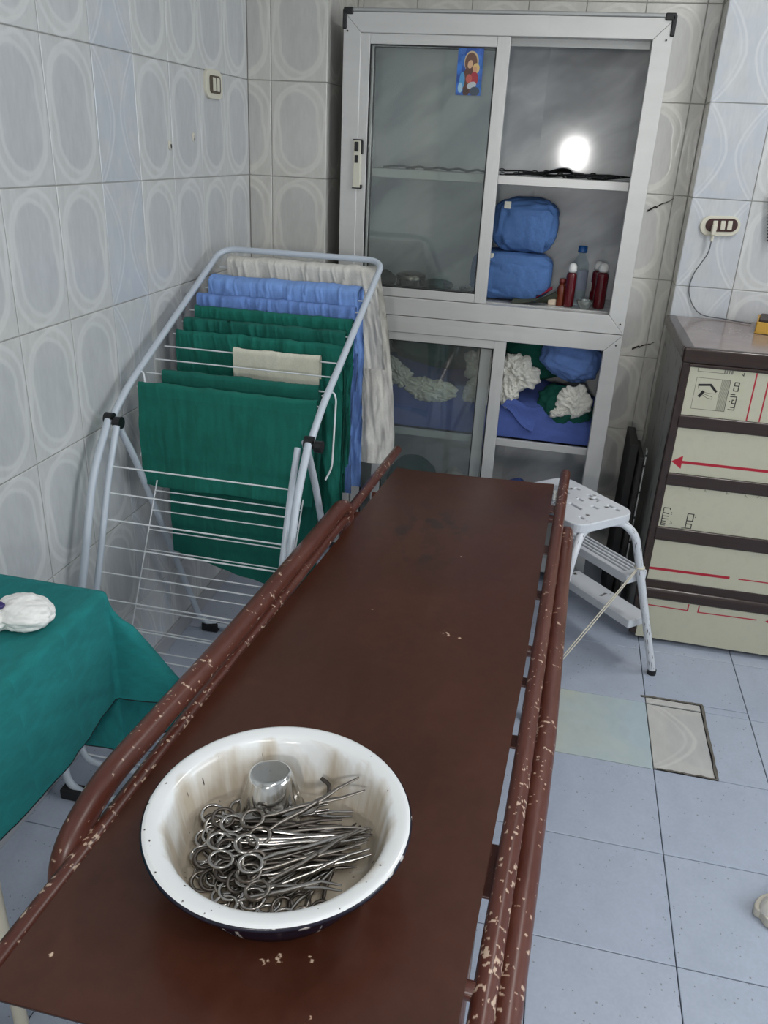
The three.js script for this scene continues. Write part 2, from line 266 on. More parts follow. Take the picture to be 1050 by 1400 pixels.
const wallLeft = struct('wall_left', box(-0.16, -0.0045, -0.1, CEIL, -0.55, ZR), grout, 'left wall clad in glazed grey tiles with raised oval bands');
{ // seen from +x; the run goes from the front (large z) to the back corner
  const n = 15, cols = []; for (let i = 0; i < n; i++) { const k = n - 1 - i; cols.push([i * TW, (i + 1) * TW, 0, 1, k === 4 || k === 12 ? GLASS : OVAL]); }
  tileWall(wallLeft, V(0, 0, n * TW), Math.PI / 2, cols);
}
const wallBack = struct('wall_back', [box(-0.1, XP - 0.0045, -0.1, CEIL, -0.55, -0.0045), box(XP - 0.0045, XB + 0.0045, -0.1, CEIL, -0.55, ZN - 0.0045), box(XB + 0.0045, XR + 0.1, -0.1, CEIL, -0.55, ZB - 0.0045)], grout, 'back wall of grey tiles with a niche between two piers');
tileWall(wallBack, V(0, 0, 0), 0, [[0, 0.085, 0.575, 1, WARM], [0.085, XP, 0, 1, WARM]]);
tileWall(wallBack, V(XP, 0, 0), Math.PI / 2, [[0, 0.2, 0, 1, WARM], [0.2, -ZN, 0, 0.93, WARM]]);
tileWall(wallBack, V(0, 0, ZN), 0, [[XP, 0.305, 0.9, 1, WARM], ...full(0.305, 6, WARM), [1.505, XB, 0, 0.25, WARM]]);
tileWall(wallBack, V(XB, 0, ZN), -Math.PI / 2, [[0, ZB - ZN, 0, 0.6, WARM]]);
tileWall(wallBack, V(0, 0, ZB), 0, full(XB, 8, (i) => (i % 4 === 0 ? GLASS : OVAL)));
struct('wall_right', [box(XR, XR + 0.12, -0.1, CEIL, -0.55, WIN.z0), box(XR, XR + 0.12, -0.1, CEIL, WIN.z1, ZR), box(XR, XR + 0.12, -0.1, WIN.y0, WIN.z0, WIN.z1), box(XR, XR + 0.12, WIN.y1, CEIL, WIN.z0, WIN.z1)], plaster, 'plain pale right wall');
{ const w = struct('window_1', [box(XR + 0.03, XR + 0.07, WIN.y0, WIN.y0 + 0.04, WIN.z0, WIN.z1, 0.004), box(XR + 0.03, XR + 0.07, WIN.y1 - 0.04, WIN.y1, WIN.z0, WIN.z1, 0.004), box(XR + 0.03, XR + 0.07, WIN.y0, WIN.y1, WIN.z0, WIN.z0 + 0.04, 0.004), box(XR + 0.03, XR + 0.07, WIN.y0, WIN.y1, WIN.z1 - 0.04, WIN.z1, 0.004)], std({ color: 0xd6d8d8, roughness: 0.4 }), 'frosted window in the right wall');
  const p = shadow(new THREE.Mesh(box(XR + 0.048, XR + 0.052, WIN.y0 + 0.04, WIN.y1 - 0.04, WIN.z0 + 0.04, WIN.z1 - 0.04), std({ color: 0xffffff, emissive: DAY, emissiveIntensity: 2.5 }))); p.name = 'frosted_pane'; w.add(p);
  const a = new THREE.RectAreaLight(DAY, WIN.power, WIN.z1 - WIN.z0 - 0.08, WIN.y1 - WIN.y0 - 0.08); a.position.set(XR + 0.045, (WIN.y0 + WIN.y1) / 2, (WIN.z0 + WIN.z1) / 2); a.lookAt(0, (WIN.y0 + WIN.y1) / 2, (WIN.z0 + WIN.z1) / 2); scene.add(a); }
struct('wall_front', box(-0.16, XR + 0.12, -0.1, CEIL, ZR, ZR + 0.12), plaster, 'plain pale wall behind the viewer');
struct('ceiling', box(-0.16, XR + 0.12, CEIL, CEIL + 0.1, -0.55, ZR + 0.12), std({ color: 0xe9eaea, roughness: 0.9 }), 'plain white ceiling');
const base = struct('baseboard_left', box(0, 0.009, 0, 0.062, 0, ZR, 0.003), std({ map: speck(61, [168, 170, 174]), roughness: 0.35 }), 'low grey tiled skirting along the left wall');

// floor: square bluish tiles, dark joints
const floor = struct('floor', box(-0.1, XR + 0.1, -0.12, -0.0035, -0.5, ZR + 0.1), groutDark, 'floor of pale blue-grey square tiles with dark joints');
const FS = 0.3167, FX = 1.5878, FZ = 0.7028;
function floorTile(x0, x1, z0, z1, mat, name = 'tile', lift = 0, label) {
  const g = tileGeo(x1 - x0, z1 - z0, 0, Math.min(1, (x1 - x0) / FS), 0, Math.min(1, (z1 - z0) / FS), 0.006, 0.0012); const m = shadow(new THREE.Mesh(g, mat)); m.name = name; m.position.set(x0, lift, z1); m.rotation.set(-Math.PI / 2 + rr(-0.001, 0.001), 0, rr(-0.0012, 0.0012)); if (label) m.userData.label = label; floor.add(m); return m;
}
for (let i = -6; i <= 5; i++) for (let j = -4; j <= 11; j++) {
  const x0 = Math.max(FX + i * FS, 0), x1 = Math.min(FX + (i + 1) * FS, XR), z0 = Math.max(FZ + j * FS, -0.386), z1 = Math.min(FZ + (j + 1) * FS, ZR); if (x1 - x0 < 0.02 || z1 - z0 < 0.02) continue;
  const mat = FLOOR[Math.floor(rnd() * 3)];
  if (i === -1 && j === 0) floorTile(x0, x1, z0, z1, floorOdd, 'tile', 0, 'greenish cream marbled replacement tile');
  else if (i === 0 && j === 0) { floorTile(x0 + 0.178, x1, z0, z1, mat); floorTile(x0, x0 + 0.17, z0 + 0.006, z1 - 0.006, patchMat, 'patch_tile', 0.001, 'piece of patterned wall tile let into the floor'); }
  else if (i === 0 && j === -1) { floorTile(x0, x1, z0, z1 - 0.034, mat); floorTile(x0 + 0.176, x1, z1 - 0.033, z1, mat); floorTile(x0, x0 + 0.17, z1 - 0.03, z1, patchMat, 'patch_tile', 0.001, 'narrow strip of patterned tile'); }
  else floorTile(x0, x1, z0, z1, mat);
}
{ // rough mortar round the patch
  const edge = (ax, az, bx, bz, w, s) => sheet(26, 4, (u, v) => { const t = u, q = (v - 0.5) * w * (0.45 + 1.3 * fbm(u * 9, s, s, 3)); const dx = bx - ax, dz = bz - az, L = Math.hypot(dx, dz); return V(ax + dx * t - dz / L * q + (fbm(u * 12, 3, s + 2) - 0.5) * 0.006, 0.0012 + 0.0022 * fbm(u * 22, v * 3, s + 5), az + dz * t + dx / L * q + (fbm(u * 12, 9, s + 4) - 0.5) * 0.006); }, 0.003);
  const m = shadow(new THREE.Mesh(join(edge(1.573, 0.672, 1.765, 0.668, 0.006, 3), edge(1.763, 0.668, 1.762, 1.022, 0.007, 5), edge(1.595, 1.018, 1.764, 1.018, 0.005, 7)), mortar)); m.name = 'mortar'; floor.add(m);
}

// ---------------------------------------------------------------- lamps
const glow = std({ color: 0xffffff, emissive: LIGHT, emissiveIntensity: 6, roughness: 0.5 });
for (const L of LAMPS) {
  const t = thing('ceiling_lamp', L.label, 'lamp', [L.x, CEIL - 0.07, L.z]);
  part(t, 'housing', box(L.x - L.w / 2 - 0.02, L.x + L.w / 2 + 0.02, CEIL - 0.05, CEIL - 0.001, L.z - L.l / 2 - 0.03, L.z + L.l / 2 + 0.03, 0.008), std({ color: 0xe8e8e6, roughness: 0.5 }));
  part(t, 'diffuser', box(L.x - L.w / 2, L.x + L.w / 2, CEIL - 0.07, CEIL - 0.052, L.z - L.l / 2, L.z + L.l / 2, 0.006), glow);
  const a = new THREE.RectAreaLight(LIGHT, L.power, L.w, L.l); a.position.set(L.x, CEIL - 0.072, L.z); a.lookAt(L.x, 0, L.z); scene.add(a);
}
{ // added light disc behind the viewer: frontal fill and flash-like glint on cabinet back
  const t = thing('added_wall_light', 'small round white fill light added on the wall opposite the cabinet', 'lamp', [1.09, 1.6, ZR]);
  part(t, 'ring', new THREE.CylinderGeometry(0.12, 0.125, 0.05, 40).rotateX(Math.PI / 2).translate(1.09, 1.6, ZR - 0.025), std({ color: 0xdedede, roughness: 0.4 }));
  part(t, 'diffuser', new THREE.SphereGeometry(0.10, 40, 12, 0, Math.PI * 2, 0, Math.PI / 2).scale(1, 0.25, 1).rotateX(-Math.PI / 2).translate(1.09, 1.6, ZR - 0.05), std({ color: 0xffffff, emissive: LIGHT, emissiveIntensity: 30 }));
  const a = new THREE.RectAreaLight(LIGHT, 150, 0.13, 0.19); a.position.set(1.09, 1.6, ZR - 0.085); a.lookAt(1.09, 1.6, 0); scene.add(a);
}

// ---------------------------------------------------------------- aluminium cabinet in the niche
const CX0 = 0.338, CX1 = 1.381, CT = 1.985, CZ = 0, CBK = -0.37;
const cab = thing('display_cabinet', 'tall white aluminium cabinet with sliding glass doors standing in the tiled niche', 'cabinet', [(CX0 + CX1) / 2, 0, -0.18]);
{
  const P = (n, g, m = alu, l) => part(cab, n, g, m, l);
  const mitre = (x0, x1, y0, y1, ix0, ix1, iy0, iy1, z0, z1, side) => { // one member of a mitred frame
    const pts = { top: [[x0, y1], [x1, y1], [ix1, iy1], [ix0, iy1]], bottom: [[x0, y0], [ix0, iy0], [ix1, iy0], [x1, y0]], left: [[x0, y0], [x0, y1], [ix0, iy1], [ix0, iy0]], right: [[x1, y0], [ix1, iy0], [ix1, iy1], [x1, y1]] }[side];
    const s = new THREE.Shape(pts.map((p) => new THREE.Vector2(...p))); const g = new THREE.ExtrudeGeometry(s, { depth: z1 - z0 - 0.006, bevelEnabled: true, bevelSize: 0.002, bevelThickness: 0.003, bevelOffset: -0.002, bevelSegments: 2 }); return g.translate(0, 0, z0 + 0.003);
  };
  const F0 = -0.05;
  for (const s of ['top', 'bottom', 'left', 'right']) P('upper_frame_rail', mitre(CX0, CX1, 1.024, CT, 0.398, 1.322, 1.088, 1.926, F0, CZ, s));
  for (const s of ['top', 'bottom', 'left', 'right']) P('lower_frame_rail', mitre(CX0, CX1, 0.05, 1.022, 0.398, 1.322, 0.115, 0.962, F0, CZ + 0.001, s));
  P('top_trim', [box(CX0 + 0.03, CX1 - 0.03, CT, CT + 0.012, F0, CZ + 0.003, 0.004)], aluEdge);
  for (const [x, s] of [[CX0, 1], [CX1, -1]]) P('corner_cap', [box(Math.min(x, x + s * 0.032), Math.max(x, x + s * 0.032), CT - 0.008, CT + 0.013, F0, CZ + 0.005, 0.004), box(Math.min(x - s * 0.003, x + s * 0.011), Math.max(x - s * 0.003, x + s * 0.011), CT - 0.05, CT + 0.008, F0, CZ + 0.005, 0.004)], blackPlastic, 'black plastic corner cap');
  P('side_panel', box(CX0 + 0.002, CX0 + 0.018, 0.05, CT - 0.003, CBK, F0), alu); P('side_panel', box(CX1 - 0.018, CX1 - 0.002, 0.05, CT - 0.003, CBK, F0), alu);
  P('top_panel', box(CX0 + 0.02, CX1 - 0.02, CT - 0.018, CT - 0.002, CBK, F0), alu);
  const bk = box(CX0 + 0.018, CX1 - 0.018, 0.05, CT - 0.02, CBK, CBK + 0.012); { const p = bk.attributes.position, u = bk.attributes.uv; for (let i = 0; i < p.count; i++) u.setXY(i, p.getX(i), p.getY(i)); } P('back_panel', bk, marble, 'glossy grey marbled back panel');
  P('side_lining', box(CX1 - 0.0225, CX1 - 0.018, 0.12, CT - 0.02, CBK + 0.012, F0), marble); P('side_lining', box(CX0 + 0.018, CX0 + 0.0225, 0.12, CT - 0.02, CBK + 0.012, F0), marble);
  P('bottom_panel', box(CX0 + 0.02, CX1 - 0.02, 0.1, 0.116, CBK + 0.012, F0), alu);
  P('middle_panel', box(CX0 + 0.023, CX1 - 0.023, 1.066, 1.086, CBK + 0.012, F0), marble);
  for (const [y, z] of [[1.515, -0.065], [0.572, -0.065]]) { P('shelf', box(CX0 + 0.023, CX1 - 0.023, y - 0.006, y, CBK + 0.012, z - 0.002), std({ color: 0x2e3032, roughness: 0.2 }), 'dark glass shelf'); P('shelf_edge', box(CX0 + 0.023, CX1 - 0.023, y - 0.026, y + 0.003, z, z + 0.012, 0.002), alu); }
  for (const [x, y] of [[0.352, 1.93], [1.362, 1.925], [1.365, 1.06], [1.362, 0.985], [0.352, 1.06]]) P('screw', new THREE.CylinderGeometry(0.0028, 0.0028, 0.003, 12).rotateX(Math.PI / 2).translate(x, y, CZ + 0.002), darkMetal);
  for (const x of [0.36, 1.36]) for (const z of [-0.33, -0.03]) P('foot', new THREE.CylinderGeometry(0.018, 0.022, 0.05, 16).translate(x, 0.025, z), blackPlastic);
  const door = (name, x0, x1, y0, y1, z, sl, sr, st) => { // sliding door: rails with a pane
    const d = part(cab, name, [box(x0, x0 + sl, y0, y1, z - 0.018, z, 0.002), box(x1 - sr, x1, y0, y1, z - 0.018, z, 0.002), box(x0 + sl, x1 - sr, y1 - st, y1, z - 0.017, z - 0.001, 0.002), box(x0 + sl, x1 - sr, y0, y0 + st, z - 0.017, z - 0.001, 0.002)], alu);
    part(d, 'seal', [box(x0 + sl, x0 + sl + 0.004, y0 + st, y1 - st, z - 0.013, z - 0.0035), box(x1 - sr - 0.004, x1 - sr, y0 + st, y1 - st, z - 0.013, z - 0.0035), box(x0 + sl, x1 - sr, y1 - st - 0.003, y1 - st, z - 0.013, z - 0.0035), box(x0 + sl, x1 - sr, y0 + st, y0 + st + 0.004, z - 0.013, z - 0.0035)], blackPlastic);
    part(d, 'pane', box(x0 + sl + 0.002, x1 - sr - 0.002, y0 + st + 0.002, y1 - st - 0.002, z - 0.0095, z - 0.0065), paneGlass); return d;
  };
  const d1 = door('sliding_door', 0.393, 0.889, 1.09, 1.926, -0.003, 0.036, 0.043, 0.031);
  door('sliding_door', 0.404, 0.884, 1.092, 1.922, -0.027, 0.034, 0.04, 0.031);
  door('sliding_door', 0.493, 0.978, 0.118, 0.961, -0.003, 0.036, 0.044, 0.030);
  door('sliding_door', 0.404, 0.925, 0.12, 0.958, -0.027, 0.036, 0.04, 0.030);
  P('guide_rail', box(0.4, 1.32, 1.904, 1.926, -0.05, -0.046), aluEdge); P('guide_rail', box(0.4, 1.32, 1.087, 1.092, -0.05, -0.046), aluEdge);
  part(d1, 'lock', [box(0.386, 0.412, 1.452, 1.606, -0.006, 0.012, 0.003)], ivory, 'ivory plastic lock plate');
  part(d1, 'lock_button', [box(0.390, 0.404, 1.569, 1.600, 0.008, 0.017, 0.003), box(0.391, 0.403, 1.533, 1.558, 0.009, 0.0128, 0.001), box(0.412, 0.418, 1.562, 1.604, -0.004, 0.010, 0.001), box(0.384, 0.416, 1.450, 1.454, -0.003, 0.013, 0.001), box(0.384, 0.416, 1.604, 1.608, -0.003, 0.013, 0.001), box(0.412, 0.418, 1.452, 1.463, -0.003, 0.010, 0.001)], blackPlastic);
}
{ // small devotional print taped to the pane: a plain generic picture of two robed figures
  const card = canvasTex(150, 220, (c, w, h) => {
    c.fillStyle = '#1f4a96'; c.fillRect(0, 0, w, h); for (let i = 0; i < 60; i++) { c.fillStyle = `rgba(${40 + hash(i, 1, 1) * 50},${90 + hash(i, 2, 1) * 60},${170 + hash(i, 3, 1) * 60},0.35)`; c.beginPath(); c.ellipse(hash(i, 4, 1) * w, hash(i, 5, 1) * h, 18, 26, 0, 0, 7); c.fill(); }
    const el = (f, x, y, a, b, r = 0) => { c.fillStyle = f; c.beginPath(); c.ellipse(x, y, a, b, r, 0, 7); c.fill(); };
    el('#c9b58e', 82, 62, 42, 50); el('#6b4a3c', 80, 66, 36, 46); el('#5d3a30', 74, 150, 44, 60); el('#d3a985', 76, 74, 15, 20, 0.3); el('#d9b978', 112, 92, 20, 24); el('#cf9d78', 106, 98, 12, 15); el('#a5303a', 104, 142, 24, 34); el('#bb5a50', 74, 142, 18, 22); el('#4e94c4', 34, 150, 16, 40); el('#9ec3d6', 26, 185, 14, 24); el('#b9c0c2', 92, 172, 28, 16, -0.3); el('#3e4a58', 112, 200, 30, 22); el('#4a342e', 60, 204, 18, 20);
  });
  const W = 0.083, H = 0.135; const g = box(0.765 - W / 2, 0.765 + W / 2, 1.89 - H, 1.89, -0.0025, -0.0015); g.rotateZ(0); const m = single('picture_card', g, std({ map: card, roughness: 0.35 }), 'small colourful devotional picture card stuck on the upper cabinet pane', 'picture');
}

// ---------------------------------------------------------------- drying rack
const RX0 = 0.05, RX1 = 0.592;
const PIV = V(0, 0.908, 1.155);
const wireZ = (k) => 0.358 + k * 0.059, wireY = (z) => 1.232 - 0.418 * (z - 0.358);
{
  const rack = thing('drying_rack', 'white folding metal clothes airer with black joints against the left wall', 'drying rack', [0.325, 0, 1.12]);
  const P = (n, g, m = whiteTube, l) => part(rack, n, g, m, l);
  const U = (yz, x0 = RX0, x1 = RX1) => [...yz.map(([y, z]) => V(x0, y, z)), ...yz.slice().reverse().map(([y, z]) => V(x1, y, z))];
  P('wing_frame', bent(U([[0.905, 1.152], [0.972, 1.05], [1.262, 0.39]]), 0.06, 0.0095), whiteTube);
  P('front_leg_frame', bent(U([[0.912, 1.160], [0.80, 1.255], [0.022, 1.548]]), 0.075, 0.0100));
  P('hanging_wing_frame', bent(U([[0.900, 1.166], [0.79, 1.225], [0.085, 1.502]], RX0 + 0.026, RX1 - 0.026), 0.06, 0.0085));
  P('back_leg_frame', bent(U([[0.912, 1.15], [0.775, 1.066], [0.022, 0.704]], RX0 + 0.012, RX1 - 0.012), 0.07, 0.0095));
  for (const x of [RX0, RX1]) { P('joint', [new THREE.CylinderGeometry(0.016, 0.016, 0.022, 18).rotateZ(Math.PI / 2).translate(x - 0.002, 0.912, 1.150), box(x - 0.013, x + 0.009, 0.900, 0.924, 1.138, 1.163, 0.006)], blackPlastic, 'black plastic joint'); P('joint', [new THREE.CylinderGeometry(0.0145, 0.016, 0.020, 18).rotateZ(Math.PI / 2).translate(x + 0.024, 0.905, 1.154)], blackPlastic, 'black plastic joint'); }
  for (const [x, z] of [[RX0 + 0.03, 1.548], [RX1 - 0.03, 1.548], [RX0 + 0.045, 0.704], [RX1 - 0.045, 0.704]]) P('foot', box(x - 0.03, x + 0.03, 0.0, 0.032, z - 0.017, z + 0.017, 0.006), rubber, 'black rubber foot');
  const wire = (x0, x1, y, z, r = 0.0021) => rod(V(x0, y, z), V(x1, y, z), r, r, 8);
  for (let k = 0; k <= 11; k++) P('wire', wire(RX0 + 0.002, RX1 - 0.010, wireY(wireZ(k)), wireZ(k)), whiteWire);
  for (let k = 0; k < 12; k++) { const y = 0.807 - k * 0.0642, z = 1.222 + (0.79 - y) * 0.393; P('wire', wire(RX0 + 0.026, RX1 - 0.026, y, z, 0.0022), whiteWire); }
  // inner folded wire section: two stays and wires between the leg frames
  const q = (t) => V(0, lerp(0.70, 0.27, t), lerp(1.03, 1.27, t));
  for (const x of [RX0 + 0.055, RX1 - 0.055]) P('stay', polyTube([V(x, q(0).y, q(0).z), V(x, q(1).y, q(1).z)], 0.002, 8), whiteWire);
  for (let k = 0; k < 9; k++) { const p = q(0.06 + k * 0.113); P('wire', wire(RX0 + 0.055, RX1 - 0.055, p.y, p.z, 0.0019), whiteWire); }
  for (const x of [RX0 + 0.012, RX1 + 0.012]) P('hook', bent([V(x - 0.03, 0.985, 0.99), V(x, 1.0, 0.985), V(x + 0.012, 0.985, 1.0), V(x + 0.010, 0.80, 1.02), V(x - 0.006, 0.765, 1.025)], 0.02, 0.0026, 5, 8), whiteWire);
}
// a cloth hung over a rail that runs along x at (y, z): front falls towards the viewer's side (+z)
function hung(x0, x1, y, z, front, back, o = {}) {
  const { crease = 1, s = 1, amp = 0.008, fr = 26, spread = 0.012, skew = 0, th = 0.0025, lowL = 0, lowR = 0, nu = 170, nv = 84, round = 0.009, flat: flatTop = 1, pinch = 0, right = 0 } = o; const L = front + back + Math.PI * round;
  return sheet(nu, nv, (u, v) => {
    const t = v * L, xx = lerp(x0, x1, u); let yy, zz, d, sd;
    if (t < back) { d = back - t; yy = y - d * (1 + lerp(lowL, lowR, u)); zz = z - round; sd = -1; } else if (t < back + Math.PI * round) { const a = (t - back) / round; yy = y + Math.sin(a) * round * flatTop; zz = z - Math.cos(a) * round; d = 0; sd = a < Math.PI / 2 ? -1 : 1; } else { d = t - back - Math.PI * round; yy = y - d * (1 + lerp(lowL, lowR, u)); zz = z + round; sd = 1; }
    const k = 0.55 + 0.7 * clamp(d / 0.18), ph = fr * xx + 7 * fbm(xx * 6, d * 2.2, s + (sd > 0 ? 0 : 9)); const f = Math.sin(ph) * 0.6 + (fbm(xx * 17, d * 3.5, s + 4 + sd) - 0.5) * 2.1 + (fbm(xx * 55, d * 7, s + 8 + sd, 3) - 0.5) * 1.1 + crease * (1 - 0.75 * clamp((d - 0.06) / 0.12)) * (1.1 * Math.pow(1 - Math.abs(noise(xx * 26 + 2.5 * fbm(d * 6, xx * 4, s), d * 4.5, s + 33 + sd) - 0.5) * 2, 7) + 0.7 * Math.pow(1 - Math.abs(noise(xx * 47 - d * 9, d * 11, s + 53 + sd) - 0.5) * 2, 8));
    zz += sd * spread * clamp(d / 0.15) + f * amp * k; const sq = 1 - pinch * clamp(d / 0.3); const cx = (x0 + x1) / 2; return V(cx + (xx - cx) * sq + skew * d + right * clamp(d / 0.4) * u + (fbm(d * 9, u * 3, s + 13) - 0.5) * 0.012 * (u - 0.5) * 2, yy + (fbm(xx * 30, 1, s + 21) - 0.5) * 0.007 * clamp(1 - d / 0.05) + (d > 0.02 ? (fbm(xx * 8, 3, s + 23) - 0.5) * 0.012 : 0), zz);
  }, th, (x1 - x0) * 2, L * 2);
}
const RACKED = 'laundry on the clothes airer';
const WT = 0.0062; // cloth lies on its wire
const hang = (name, mat, label, k, x0, x1, f, b, o) => single(name, hung(x0, x1, wireY(wireZ(k)) + WT, wireZ(k), f, b, o), mat, label, 'cloth', RACKED);
hang('cloth', clothWhite, 'long off-white sheet on the highest wire of the clothes airer', 0.5, 0.085, 0.572, 0.30, 0.66, { s: 3, amp: 0.0085, fr: 36, spread: 0.006, skew: 0.05, right: 0.045, round: 0.036, flat: 0.45 });
hang('cloth', clothBlue, 'thick light blue gown folded on the airer next to the off-white sheet', 2.5, 0.068, 0.553, 0.30, 0.66, { s: 5, amp: 0.009, fr: 24, spread: 0.001, round: 0.036, flat: 0.5, th: 0.006, skew: 0.015 });
hang('cloth', clothBlueB, 'crumpled blue cloth on the airer between the blue gown and the green sheets', 4, 0.057, 0.556, 0.24, 0.60, { s: 8, amp: 0.009, fr: 40, spread: 0.002, th: 0.004, round: 0.01 });
hang('cloth', clothGreen, 'dark green sheet on the airer directly beside the crumpled blue cloth', 5, 0.072, 0.566, 0.45, 0.45, { s: 11, amp: 0.006, fr: 32, spread: 0.002 });
hang('cloth', clothGreenB, 'dark green sheet with tight pleats in the middle of the green laundry', 6, 0.062, 0.566, 0.52, 0.5, { s: 14, amp: 0.010, fr: 46, spread: 0.002 });
hang('cloth', clothGreen, 'dark green pleated sheet on the airer just behind the small cream cloth', 7, 0.062, 0.572, 0.56, 0.5, { s: 17, amp: 0.007, fr: 52, spread: 0.003, skew: 0.01 });
hang('cloth', clothCream, 'small cream cloth on the airer among the green sheets', 8, 0.268, 0.522, 0.10, 0.06, { s: 20, amp: 0.002, fr: 12, nu: 50, nv: 30, spread: 0.003 });
hang('cloth', clothGreenB, 'long green sheet hanging lowest on the airer behind the broad flat green sheet', 10, 0.105, 0.556, 0.62, 0.45, { crease: 0.3, s: 23, amp: 0.004, fr: 18, spread: 0.004, lowL: -0.12, lowR: 0.06 });
hang('cloth', clothGreen, 'broad flat green sheet on the lowest wire of the airer', 11, 0.062, 0.566, 0.285, 0.28, { crease: 0.25, s: 26, amp: 0.005, fr: 13, spread: 0.012, skew: -0.02 });

// ---------------------------------------------------------------- stretcher
const sheetY = (z) => lerp(0.632, 0.688, (z - 0.54) / 1.926);
const cart = thing('stretcher_trolley', 'long brown painted metal stretcher trolley with tubular side rails', 'stretcher', [0.92, 0, 1.5]);
{
  const P = (n, g, m = pipeMat, l) => part(cart, n, g, m, l);
  const edgeL = (z) => z < 1.74 ? lerp(0.700, 0.634, (z - 0.54) / 1.2) : lerp(0.634, 0.614, (z - 1.74) / 0.726), edgeR = (z) => z < 1.6 ? lerp(1.208, 1.180, (z - 0.54) / 1.06) : lerp(1.180, 1.146, (z - 1.6) / 0.866);
  P('top_sheet', sheet(24, 70, (u, v) => { const z = lerp(0.54, 2.466, v); return V(lerp(edgeL(z), edgeR(z), u), sheetY(z) + 0.004 * (fbm(u * 3, v * 5, 5) - 0.5) + 0.02 * Math.pow(clamp(1 - v / 0.06), 2) * u * u * 0.6, z); }, -0.004, 1, 1), sheetMat, 'brown painted metal top with worn patches');
  const cy = 0.652; 
  P('inner_tube', polyTube([V(0.673, 0.645, 0.40), V(0.655, 0.65, 0.86), V(0.619, 0.658, 1.71), V(0.600, 0.664, 2.272), V(0.588, 0.665, 2.52)], 0.0145, 16), pipeMat, 'brown carrying pole with chipped paint');
  P('inner_tube', polyTube([V(1.240, 0.650, 0.45), V(1.205, 0.658, 1.555), V(1.190, 0.662, 2.005), V(1.166, 0.665, 2.52)], 0.0158, 16), pipeMat, 'brown carrying pole with chipped paint');
  P('side_rail', bent([V(0.657, 0.40, 1.005), V(0.652, 0.700, 0.995), V(0.630, 0.708, 1.49), V(0.616, 0.713, 1.787), V(0.588, 0.715, 2.15), V(0.572, 0.66, 2.245), V(0.570, 0.40, 2.27)], 0.07, 0.0205, 8, 18), pipeMat, 'thick brown side rail with chipped paint');
  P('side_rail', bent([V(1.257, 0.40, 0.83), V(1.254, 0.625, 0.82), V(1.230, 0.630, 1.765), V(1.204, 0.632, 2.309), V(1.198, 0.632, 2.44), V(1.198, 0.40, 2.46)], 0.05, 0.0205, 8, 18), pipeMat, 'thick brown side rail with chipped paint');
  for (const [x, z, l] of [[1.181, 1.61, 0.03], [1.175, 1.795, 0.035], [1.166, 2.089, 0.10], [1.188, 1.25, 0.04], [1.196, 1.0, 0.05], [1.205, 0.72, 0.05]]) P('bracket', box(x - 0.03, x + 0.022, 0.632, 0.638, z - l / 2, z + l / 2, 0.003), pipeMat);
  for (const [x, z, l] of [[0.64, 1.45, 0.05], [0.63, 1.9, 0.05], [0.612, 2.34, 0.13], [0.67, 0.95, 0.06]]) P('bracket', box(x - 0.03, x + 0.02, 0.630, 0.636, z - l / 2, z + l / 2, 0.003), pipeMat);
  for (const z of [0.75, 1.5, 2.3]) { const y = sheetY(z) - 0.022; P('cross_tube', rod(V(edgeL(z) - 0.02, y, z), V(edgeR(z) + 0.02, y, z), 0.012), pipeMat); }
  for (const z of [0.95, 2.2]) for (const x of [0.67, 1.14]) { P('leg', rod(V(x, 0.11, z), V(x, sheetY(z) - 0.02, z), 0.016), pipeMat); P('castor', [new THREE.TorusGeometry(0.036, 0.013, 10, 24).rotateY(Math.PI / 2).translate(x, 0.05, z), new THREE.CylinderGeometry(0.03, 0.03, 0.02, 18).rotateZ(Math.PI / 2).translate(x, 0.05, z), box(x - 0.02, x + 0.02, 0.09, 0.115, z - 0.02, z + 0.02, 0.004)], rubber); }
  part(cart, 'tag', box(1.2085, 1.2185, 0.646, 0.648, 0.60, 0.68, 0.0006), std({ map: canvasTex(32, 256, (c, w, h) => { c.fillStyle = '#d9d9d4'; c.fillRect(0, 0, w, h); c.strokeStyle = '#3a3734'; c.lineWidth = 4; for (let k = 0; k < 5; k++) { c.beginPath(); c.moveTo(6, 30 + k * 44); c.lineTo(26, 22 + k * 44); c.lineTo(24, 44 + k * 44); c.lineTo(8, 50 + k * 44); c.stroke(); } }), roughness: 0.6 }), 'small white tag with dark marks');
  for (const z of [0.95, 2.2]) P('lower_cross_tube', rod(V(0.67, 0.2, z), V(1.14, 0.2, z), 0.012), pipeMat);
  for (const x of [0.67, 1.14]) P('lower_tube', rod(V(x, 0.2, 0.95), V(x, 0.2, 2.2), 0.012), pipeMat);
}
const BX = 0.878, BZ = 2.197, BY = sheetY(2.197) + 0.0045, RIM = 0.777;
